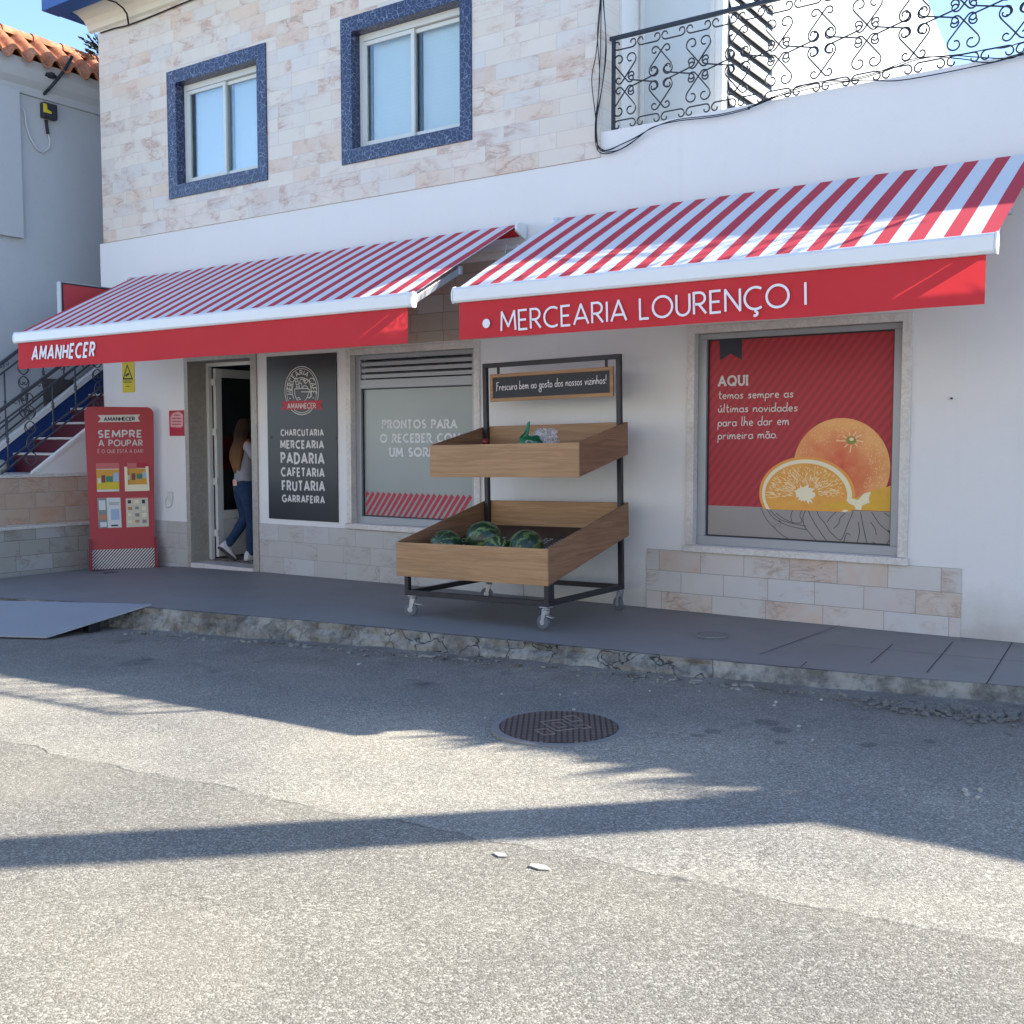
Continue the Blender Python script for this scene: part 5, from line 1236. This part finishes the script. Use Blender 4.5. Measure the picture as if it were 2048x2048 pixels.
tag(mb.build('eave_cable', M['cable'], smooth=True), 'black cable running along the top of the tiled wall under the cornice', 'cable')
mb = MB(); mb.tube([atY(200, -6, -.33), atY(232, 5, -.30), atY(246, 16, -.22), atY(254, 28, -.13), atY(257, 48, -.04)], .012, 6)
tag(mb.build('drop_cable', M['cable'], smooth=True), 'short black cable dropping from the blue eave to the top of the tiled wall', 'cable')

# ================================================================== TILED BENCH AND STAIRCASE
T = thing('tiled_bench', 'low tiled bench wall with a grey base, white marble seat edge and pink tiled back', 'bench wall', (-.2, -1.5, 0))
MB().box(-1.3, 0, -5.5, .9, -.6, .542).build('bench_base', M['bench_grey'], T)
MB().box(-.14, .018, -5.5, .9, .543, .582).build('bench_seat', M['marble'], T, bevel=.004)
MB().box(-1.3, -.135, -5.5, .9, .543, 1.20).build('bench_back', M['bench_pink'], T)
MB().box(-1.3, -.115, -5.5, .9, 1.201, 1.245).build('bench_coping', M['marble'], T, bevel=.004)
T = thing('staircase', 'outdoor staircase with maroon risers, white nosings and blue side wall climbing beside the shop', 'staircase', (-.65, -.7, 1.245))
for k in range(11):
    y = -.74 + .30 * k; z = 1.515 + .213 * k
    zb = 1.246 if k == 0 else z - .213
    st = MB().box(-1.15, -.202, y + .02, y + (.32 if k < 10 else 1.5), 1.246, z - .032).build('step', M['step_red'], T)
    MB().box(-1.149, -.204, y, y + (.318 if k < 10 else 1.5), z - .031, z).build('nosing', M['step_w'], st, bevel=.004)
cz = lambda y: 1.591 + .736 * (y + .918)
MB().prism([(-1.21, -1.9, 1.246), (-1.21, 3.2, 1.246), (-1.21, 3.2, cz(3.2) - .05), (-1.21, -1.35, cz(-1.35) - .05), (-1.21, -1.9, 1.25)], (.055, 0, 0)).build('stringer', M['blue'], T)
MB().prism([(-1.24, -1.9, cz(-1.9) - .05), (-1.24, 3.2, cz(3.2) - .05), (-1.24, 3.2, cz(3.2) + .04), (-1.24, -1.9, cz(-1.9) + .04)], (.11, 0, 0)).build('stringer_cap', M['white'], T, bevel=.004)
wz = lambda y: 1.249 + .715 * (y + 1.077)
MB().prism([(-.2, -1.077, 1.246), (-.2, 2.6, 1.246), (-.2, 2.6, wz(2.6)), (-.2, -1.07, 1.252)], (.055, 0, 0)).build('side_wall', M['white'], T)
MB().prism([(-.2005, -1.0, wz(-1.0) - .045), (-.2005, 2.6, wz(2.6) - .045), (-.2005, 2.6, wz(2.6) + .012), (-.2005, -1.06, wz(-1.06) + .012)], (.075, 0, 0)).build('side_wall_coping', M['white'], T, bevel=.004)
orn = [(.02, .06), (-.03, .02), (-.06, .08), (.0, .14), (.07, .08), (.06, .0), (-.02, -.06), (-.05, -.14), (.0, -.2), (.05, -.15), (.02, -.11)]
def stair_rail(label, X_, zh, slope, y0, y1, sub, low, bals, orns, drop):
    t = thing('stair_railing', label, 'railing', (X_, y0, zh(y0)), 'wrought iron stair railings')
    MB().bar((X_, y0, zh(y0)), (X_, y1, zh(y1)), .04, .045).build('handrail', M['rail_g'], t, bevel=.006)
    for nm, dz in [('sub_rail', -sub)] + [('bottom_rail', -l) for l in low]: MB().bar((X_, y0, zh(y0) + dz), (X_, y1, zh(y1) + dz), .016, .022).build(nm, M['rail_g'], t)
    for y in bals:
        mb = MB(); mb.tube([(X_, y, zh(y) - sub), (X_, y, zh(y) - drop)], .011, 8); zc = zh(y) - drop * .55
        mb.lathe((X_, y, zc - .04), (0, 0, 1), [(.012, 0), (.022, .02), (.014, .04), (.024, .055), (.012, .08)], 10); mb.build('baluster', M['rail_g'], t, smooth=True)
    for y in orns:
        mb = MB()
        for k in range(3):
            zz = zh(y) - sub * .6 - .16 - k * .30
            for s in (-1, 1): mb.tube([(X_, y + s * a * 1.05, zz + b * (1 if k % 2 else -1)) for a, b in cur(orn, 4)], .008, 5)
        mb.build('scroll', M['rail_g'], t, smooth=True)
    mb = MB(); y = y0 + .06
    while y < y1 - .2:
        for s in (-1, 1): mb.tube([(X_, y + .05 + s * (.035 - a * .5), zh(y + .05) - sub * .55 + b * .45 + s * .02) for a, b in cur(orn[:6], 4)], .006, 5)
        y += .33
    mb.build('scroll_band', M['rail_g'], t, smooth=True)
stair_rail('grey wrought iron railing on the near side of the stairs, in front of the risers', -.165, lambda y: 2.079 + .718 * (y + 1.444), .718, -2.3, 1.6, .16, (.70, .80), (-1.375, -.73, -.39, .25, .9), (-1.06, -.05, .6), .80)
stair_rail('grey wrought iron railing on the far side of the stairs, against the grey house wall', -1.19, lambda y: 2.709 + .765 * (y + .88), .765, -1.9, 2.6, .14, (.86, .98), (-.80, -.22, .10, .75), (-.52, .45), 1.04)
tag(MB().box(-1.299, -1.28, -.15, .31, 2.15, 2.57).build('shutter_panel', simple('brown_grey_board', '5a5650', .7, .3, 0, .1)), 'brown grey panel on the neighbouring wall behind the stair railing', 'panel')
mb = MB(); crumple(mb, Vector((-1.02, -.98, 1.33)), (.07, .06, .09), .35, 4.0); tag(mb.build('sack', simple('pale_sack', '9b9c94', .9, .2, 0, .1), smooth=True), 'small pale sack on the landing against the blue stair side', 'sack')

# ================================================================== NEIGHBOURING HOUSE
T = thing('neighbour_house', 'grey plastered house with a clay tile roof left of the shop', 'house', (-3, 2, 0))
MB().box(-6, -1.3, -1.7, 9, -1, 6.95).build('wall', M['gray_wall'], T)
MB().box(-1.299, -1.22, -1.7, -.43, 4.50, 6.52).build('wall_projection', M['gray_wall'], T)
mb = MB(); mb.prism([(-1.3, -1.7, 6.50), (-1.26, -1.7, 6.50), (-1.24, -1.7, 6.60), (-1.16, -1.7, 6.68), (-1.10, -1.7, 6.80), (-1.10, -1.7, 6.93), (-1.3, -1.7, 6.93)], (0, 10.7, 0)); mb.build('cornice', M['gray_wall'], T)
mb = MB(); rows_ = [(-.98, 6.93), (-1.10, 7.03), (-1.3, 7.20), (-1.48, 7.34)]; Ys = steps(-1.9, 6, .0145); per = .29
def corr(y):
    q = math.cos(2 * math.pi * (y / per)); return .068 * math.copysign(abs(q) ** .7, q)
vs = []
for y in Ys:
    for k, (x, z) in enumerate(rows_): vs.append((x + (.02 * mnoise.noise(Vector((math.floor(y / per), 3, 1))) if k == 0 else 0), y, z + corr(y)))
n = len(vs); vs += [(a, b, c - .022) for a, b, c in vs]; fs = []; m_ = len(rows_)
for i in range(len(Ys) - 1):
    for j in range(m_ - 1):
        a = i * m_ + j; fs += [(a, a + 1, a + m_ + 1, a + m_), (n + a, n + a + m_, n + a + m_ + 1, n + a + 1)]
    a = i * m_; fs.append((a, a + m_, n + a + m_, n + a))
mb.add(vs, fs); rf = mb.build('roof', M['clay'], T, smooth=True)
mb = MB(); y = -1.9
while y < 5.5:
    ring = lambda yy, r: [(-1.53 + r * math.cos(R(a)), yy, 7.35 + r * math.sin(R(a))) for a in range(-10, 191, 20)]
    a, b = ring(y, .105), ring(y + .47, .088); k = len(a); mb.add(a + b, [(i, i + 1, k + i + 1, k + i) for i in range(k - 1)]); y += .46
mb.build('ridge_tiles', M['clay'], rf, smooth=True)
MB().prism([(-1.56, -1.9, 7.33), (-4.2, -1.9, 6.4), (-4.2, -1.9, 6.3), (-1.56, -1.9, 7.2)], (0, 7.9, 0)).build('rear_roof', M['clay'], rf)
X_ = -1.295
a = atX(79, 205, X_); b = atX(108, 243, X_)
T = thing('meter_box', 'black cable box with a yellow sticker on the grey house wall', 'junction box', tuple(a))
MB().box(X_, X_ + .1, a.y, b.y, b.z, a.z).build('box', M['char'], T, bevel=.01)
c1 = atX(86, 206, X_ + .1); c2 = atX(103, 228, X_ + .1); ws_ = c2.y - c1.y; MB().prism([(X_ + .101, c1.y, c1.z), (X_ + .101, c1.y + ws_ * .45, c1.z), (X_ + .101, c1.y + ws_ * .5, c1.z - (c1.z - c2.z) * .6), (X_ + .101, c2.y, c2.z + .03), (X_ + .101, c2.y, c2.z), (X_ + .101, c1.y, c2.z)], (.003, 0, 0)).build('sticker', M['yellow'], T)
p = lambda u, v, o=.03: atX(u, v, X_ + o)
MB().tube([p(92, 240), p(94, 255), p(96, 268)], .022, 8).build('conduit', M['char'], T, smooth=True)
mb = MB(); mb.tube([p(96, 268), p(100, 282), p(98, 296), p(86, 305), p(74, 298), p(60, 275), p(52, 250), p(50, 225), p(44, 215)], .010, 6); mb.build('white_wire', M['alu_w'], T, smooth=True)
T = D.objects['neighbour_house']
MB().tube([p(88, 188, .05), p(100, 176, .21), p(112, 162, .235), p(128, 142, .26), p(145, 112, .36)], .022, 8).build('cable_bracket', M['rail'], T, smooth=True)
mb = MB(); mb.tube([p(72, 192), p(88, 190), p(118, 198), p(150, 210), p(206, 229)], .008, 5); mb.build('wire', M['cable'], T, smooth=True)
mb = MB(); mb.ball(p(101, 151, .2), .06, .09, .04, 10, 6, .5); mb.build('insulator', M['char'], T)
# dark plant at the roof edge
T = thing('roof_plant', 'dark spiky plant growing by the tile roof next to the shop wall', 'plant', (-1.35, .95, 7.3))
random.seed(4); mb = MB(); st = MB(); base = atX(200, 110, -1.35)
for k in range(26):
    d = Vector((random.uniform(-.3, .3), random.uniform(-1, .25), random.uniform(.1, 1))).normalized(); L_ = random.uniform(.12, .36); o = base + Vector((0, random.uniform(-.05, .15), random.uniform(-.1, .1))); tp = o + d * L_ + Vector((0, 0, -.04)); st.tube([o, (o + tp) / 2 + Vector((0, 0, .02)), tp], .006, 4)
    for j in range(7):
        c = o.lerp(tp, .3 + .7 * j / 6); s_ = Vector((random.uniform(-1, 1), random.uniform(-1, 1), random.uniform(-1, 1))).normalized() * .025; mb.quad(c, c + s_ + d * .03, c + d * .075, c - s_ + d * .03)
st.build('stem', simple('dark_stem', '2a2622', .8, .2, 0, .1), T); mb.build('foliage', simple('dark_leaf', '2c3328', .7, .3, 0, .3, 20), T)

MB().box(16.3, 20, .003, .297, 4.566, 5.02).build('shadow_parapet_rise', M['white'], B)  # unseen parapet rise, added to push the road shadow further out
random.seed(9)
for k in range(8):  # invented aloes out of view, added to give the road shadow spiky edges
    x0_ = 13.9 + k * .31 + random.uniform(-.05, .05); mb = MB()
    for j in range(13):
        a = random.uniform(-1.1, 1.1); L_ = random.uniform(.2, .42) + max(0, k - 3) * .09; d = Vector((math.sin(a), random.uniform(-.3, .3), math.cos(a))); s_ = Vector((math.cos(a), 0, -math.sin(a))) * .03
        o = Vector((x0_, .14, 4.62)); mb.add([o + s_, o - s_, o + d * L_ * .6 - s_ * .7, o + d * L_, o + d * L_ * .6 + s_ * .7], [(0, 1, 2, 3, 4)])
    t_ = thing('shadow_aloe', 'unseen aloe in a clay pot, added on the terrace parapet for its spiky shadow', 'potted plant', (x0_, .14, 4.565), 'unseen aloes added for their shadow')
    mb.build('foliage', M['green_foil'], t_); MB().lathe((x0_, .14, 4.566), (0, 0, 1), [(.05, 0), (.075, .09), (.08, .1), (.06, .1)], 14).build('pot', M['clay'], t_)
# ================================================================== POLE BEHIND THE TERRACE (its shadow crosses the road)
T = thing('utility_pole', 'tall concrete utility pole standing by the shop front right of the picture', 'utility pole', (15.75, -.3, 0))
MB().tube([(15.75, -.3, 0), (15.75, -.3, 11.5)], [.21, .19], 16).build('pole', M['conc'], T, smooth=True)
MB().box(15.2, 16.3, -.36, -.24, 10.9, 11.02).build('crossarm', M['rail_g'], T)

# ================================================================== PERSON IN THE DOORWAY
def skinned(name, joints, edges, mat, parent, sub=2, root=0):
    me = D.meshes.new(name); me.from_pydata([j[0] for j in joints], edges, []); o = D.objects.new(name, me); C.objects.link(o)
    o.modifiers.new('skin', 'SKIN'); sv = me.skin_vertices[0].data
    for k, j in enumerate(joints): r = j[1]; sv[k].radius = r if isinstance(r, tuple) else (r, r); sv[k].use_root = (k == root)
    sm = o.modifiers.new('sub', 'SUBSURF'); sm.levels = sub; sm.render_levels = sub
    bpy.context.view_layer.update(); dg = bpy.context.evaluated_depsgraph_get()
    m2 = D.meshes.new_from_object(o.evaluated_get(dg)); D.objects.remove(o)
    m2.name = name; m2.materials.clear(); m2.materials.append(mat)
    for p_ in m2.polygons: p_.use_smooth = True
    o = D.objects.new(name, m2); C.objects.link(o); o.parent = parent; return o
PS = 1.115; hd = Vector((.28, .96, 0)); lf = Vector((-.96, .28, 0))
PR = thing('person', 'person with long brown hair, grey top and blue jeans walking into the shop door', 'person', (2.27, .40, .112))
W_ = lambda f, l, u: (hd * (f * PS) + lf * (l * PS) + Vector((0, 0, u * PS)))
def J(f, l, u, r): return (tuple(W_(f, l, u)), tuple(x * PS for x in r) if isinstance(r, tuple) else r * PS)
M['skin'] = simple('skin', 'b98a6e', .55, .3, 0, .05); M['hair'] = None
body = [J(0, 0, .92, .085), J(0, 0, 1.05, .07), J(.01, 0, 1.22, .12), J(.0, 0, 1.36, .085), J(.01, 0, 1.43, .05), J(.03, 0, 1.52, .082), J(.035, 0, 1.60, .075),
        J(.0, .09, .88, .085), J(.05, .085, .50, .058), J(-.12, .085, .28, .045), J(-.20, .085, .19, .036), J(-.10, .085, .06, .03),
        J(.0, -.09, .88, .085), J(.05, -.085, .48, .058), J(.03, -.085, .25, .046), J(.03, -.085, .08, .036), J(.15, -.09, .035, .03),
        J(.0, .17, 1.34, .05), J(.10, .19, 1.11, .037), J(.29, .13, 1.10, .028), J(.33, .12, 1.10, .026),
        J(.0, -.17, 1.34, .05), J(.10, -.19, 1.11, .037), J(.29, -.13, 1.10, .028), J(.33, -.12, 1.10, .026)]
edges = [(0, 1), (1, 2), (2, 3), (3, 4), (4, 5), (5, 6), (0, 7), (7, 8), (8, 9), (9, 10), (10, 11), (0, 12), (12, 13), (13, 14), (14, 15), (15, 16), (3, 17), (17, 18), (18, 19), (19, 20), (3, 21), (21, 22), (22, 23), (23, 24)]
for s, wr in ((1, 20), (-1, 24)):
    for k, (dl_, ln, du) in enumerate(((-.03, .062, .0), (-.01, .072, .0), (.01, .068, .0), (.028, .055, -.005))):
        i = len(body); body += [J(.385, s * (.115 + dl_ * .8), 1.10 + du, .010), J(.385 + ln * .6, s * (.11 + dl_), 1.095 + du, .009), J(.385 + ln, s * (.107 + dl_), 1.07 + du, .008)]; edges += [(wr, i), (i, i + 1), (i + 1, i + 2)]
    i = len(body); body += [J(.355, s * .08, 1.115, .012), J(.385, s * .06, 1.11, .010)]; edges += [(wr, i), (i, i + 1)]
skinned('body', body, edges, M['skin'], PR)
m = NT('blue_denim'); m.col(m.mix(m.noise(14, 5), srgb('1b2a44'), srgb('2f4460'))); m.set(.85, .2); M['denim'] = m.mat
skinned('jeans', [J(0, 0, 1.03, (.125, .10)), J(0, 0, .90, (.148, .118)), J(.0, .085, .80, .098), J(.05, .085, .50, .070), J(-.10, .085, .295, .056), J(-.205, .085, .175, .052), J(.0, -.085, .80, .098), J(.05, -.085, .48, .070), J(.03, -.085, .25, .058), J(.03, -.085, .055, .054)],
        [(0, 1), (1, 2), (2, 3), (3, 4), (4, 5), (1, 6), (6, 7), (7, 8), (8, 9)], M['denim'], PR, root=1)
M['top'] = simple('grey_top', '8b8b90', .9, .2, 0, .08, 20)
skinned('top', [J(0, 0, .83, (.155, .128)), J(0, 0, 1.0, (.138, .112)), J(.01, 0, 1.22, (.145, .115)), J(.0, 0, 1.35, (.11, .085)), J(.0, 0, 1.41, .06), J(.0, .165, 1.335, .066), J(.06, .19, 1.19, .056), J(.0, -.165, 1.335, .066), J(.06, -.19, 1.19, .056)],
        [(0, 1), (1, 2), (2, 3), (3, 4), (3, 5), (5, 6), (3, 7), (7, 8)], M['top'], PR, root=2)
m = NT('brown_hair'); sep = m.n('SeparateXYZ'); m.l(m.co(), sep.inputs[0]); mp = m.n('Mapping'); mp.inputs['Scale'].default_value = (45, 45, 3); m.l(m.co(), mp.inputs[0])
st_ = m.noise(1, 4, .6, mp.outputs[0]); gz = m.mth('MULTIPLY_ADD', sep.outputs['Z'], -2.4, 3.95, clamp=True)
m.col(m.mix(gz, m.mix(st_, srgb('1d1613'), srgb('3a2a20')), m.mix(st_, srgb('5a3e2b'), srgb('8f6846')))); m.set(.8, .1); m.bump(st_, .5, .006)   # dyed lighter towards the tips
mb = MB(); prof = [(1.665, .02, .0), (1.66, .06, .01), (1.63, .092, .015), (1.56, .108, .005), (1.48, .108, -.02), (1.40, .115, -.055), (1.30, .13, -.085), (1.22, .125, -.10), (1.15, .105, -.105), (1.09, .075, -.10), (1.04, .04, -.095), (1.01, .012, -.09)]
vs = []; n = 22
for u, r, off in prof:
    for k in range(n):
        t = 2 * math.pi * k / n; rf_ = r * (1 if u > 1.45 else .62); wv = 1 + (.05 + .06 * (u < 1.4)) * math.sin(9 * t + u * 9)
        vs.append(W_(off + .02 + math.cos(t) * rf_ * wv - (.02 if math.cos(t) > .4 and u < 1.6 else 0), math.sin(t) * r * wv, u + (.03 * math.sin(5 * t + 1) + .02 * math.sin(11 * t) if u < 1.16 else 0)))
mb.add(vs, [(i * n + k, i * n + (k + 1) % n, (i + 1) * n + (k + 1) % n, (i + 1) * n + k) for i in range(len(prof) - 1) for k in range(n)] + [tuple(range(n))[::-1], tuple((len(prof) - 1) * n + k for k in range(n))])
mb.build('hair', m.mat, PR, smooth=True, local=True)
M['shoe'] = simple('white_sneaker', 'c9c6c4', .6, .4, 0, .05); M['sole'] = simple('sneaker_sole', '4a474a', .8, .3, 0, .1)
def shoe(heel, toe, side):
    heel = Vector(heel); toe = Vector(toe); d = (toe - heel).normalized(); s_ = Vector(lf); upv = s_.cross(d) if s_.cross(d).z > 0 else d.cross(s_)
    L_ = (toe - heel).length; P_ = [(-.03, .028, .05), (.0, .038, .10), (.12, .040, .125), (.3, .038, .12), (.45, .041, .085), (.65, .047, .055), (.85, .044, .042), (.98, .03, .03), (1.03, .012, .015)]
    up_ = MB(); n = 14; vs = []
    for t, w_, h in P_:
        for k in range(n):
            a = math.pi * 2 * k / n; zz = max(math.sin(a), -.0); vs.append(heel + d * (L_ * t) + s_ * (math.cos(a) * w_ * PS) + upv * ((.018 + zz * h) * PS))
    up_.add(vs, [(i * n + k, i * n + (k + 1) % n, (i + 1) * n + (k + 1) % n, (i + 1) * n + k) for i in range(len(P_) - 1) for k in range(n)] + [tuple(range(n)), tuple((len(P_) - 1) * n + k for k in range(n))])
    o = up_.build('shoe', M['shoe'], PR, smooth=True, local=True)
    so_ = MB(); pts = [heel + d * (L_ * t) + s_ * (w_ * 1.08 * PS) for t, w_, h in P_] + [heel + d * (L_ * t) - s_ * (w_ * 1.08 * PS) for t, w_, h in P_[::-1]]
    so_.prism(pts, upv * (.022 * PS)); so_.build('sole', M['sole'], o, local=True)
shoe(W_(-.285, .085, .165), W_(-.10, .085, .004), 1); shoe(W_(-.04, -.085, .0), W_(.21, -.09, .0), -1)
pk = MB(); c = Vector(W_(-.112, .0, .93)); pk.prism([c + lf * a + Vector((0, 0, b)) for a, b in ((-.06, -.045), (.05, -.05), (.055, .03), (-.055, .035))], -hd * .006); pk.build('pocket_tag', M['text_red'], PR, local=True)
# ================================================================== HOUSE ACROSS THE STREET (unseen, behind the camera, added so its sunlit wall brightens the shaded front)
T = thing('unseen_fill_house', 'unseen white house added across the street to throw sunlight back onto the shop', 'house', (8, -15, 0))
hs = [(x, x + 1.0, 4.2, 5.6) for x in (-6, -2, 2, 6, 10, 14, 18, 22)] + [(x, x + 1.1, .8, 2.6) for x in (-6, -2, 6, 10, 18, 22)] + [(2.0, 3.0, -.1, 2.2), (14, 15, -.1, 2.2)]
mb = wall_holes(-10, 28, -.5, 6.2, hs, -15.3, -15.0)
mb.build('wall', M['sun_white'], T, weld=True)
for h in hs: MB().box(h[0], h[1], -15.25, -15.2, h[2], h[3]).build('window' if h[2] > 0 else 'door', M['dark'] if h[2] > 0 else M['fascia'], T)
MB().prism([(-10.4, -14.7, 6.2), (28.4, -14.7, 6.2), (28.4, -19, 6.6), (-10.4, -19, 6.6)], (0, 0, .1)).build('roof', M['clay'], T)
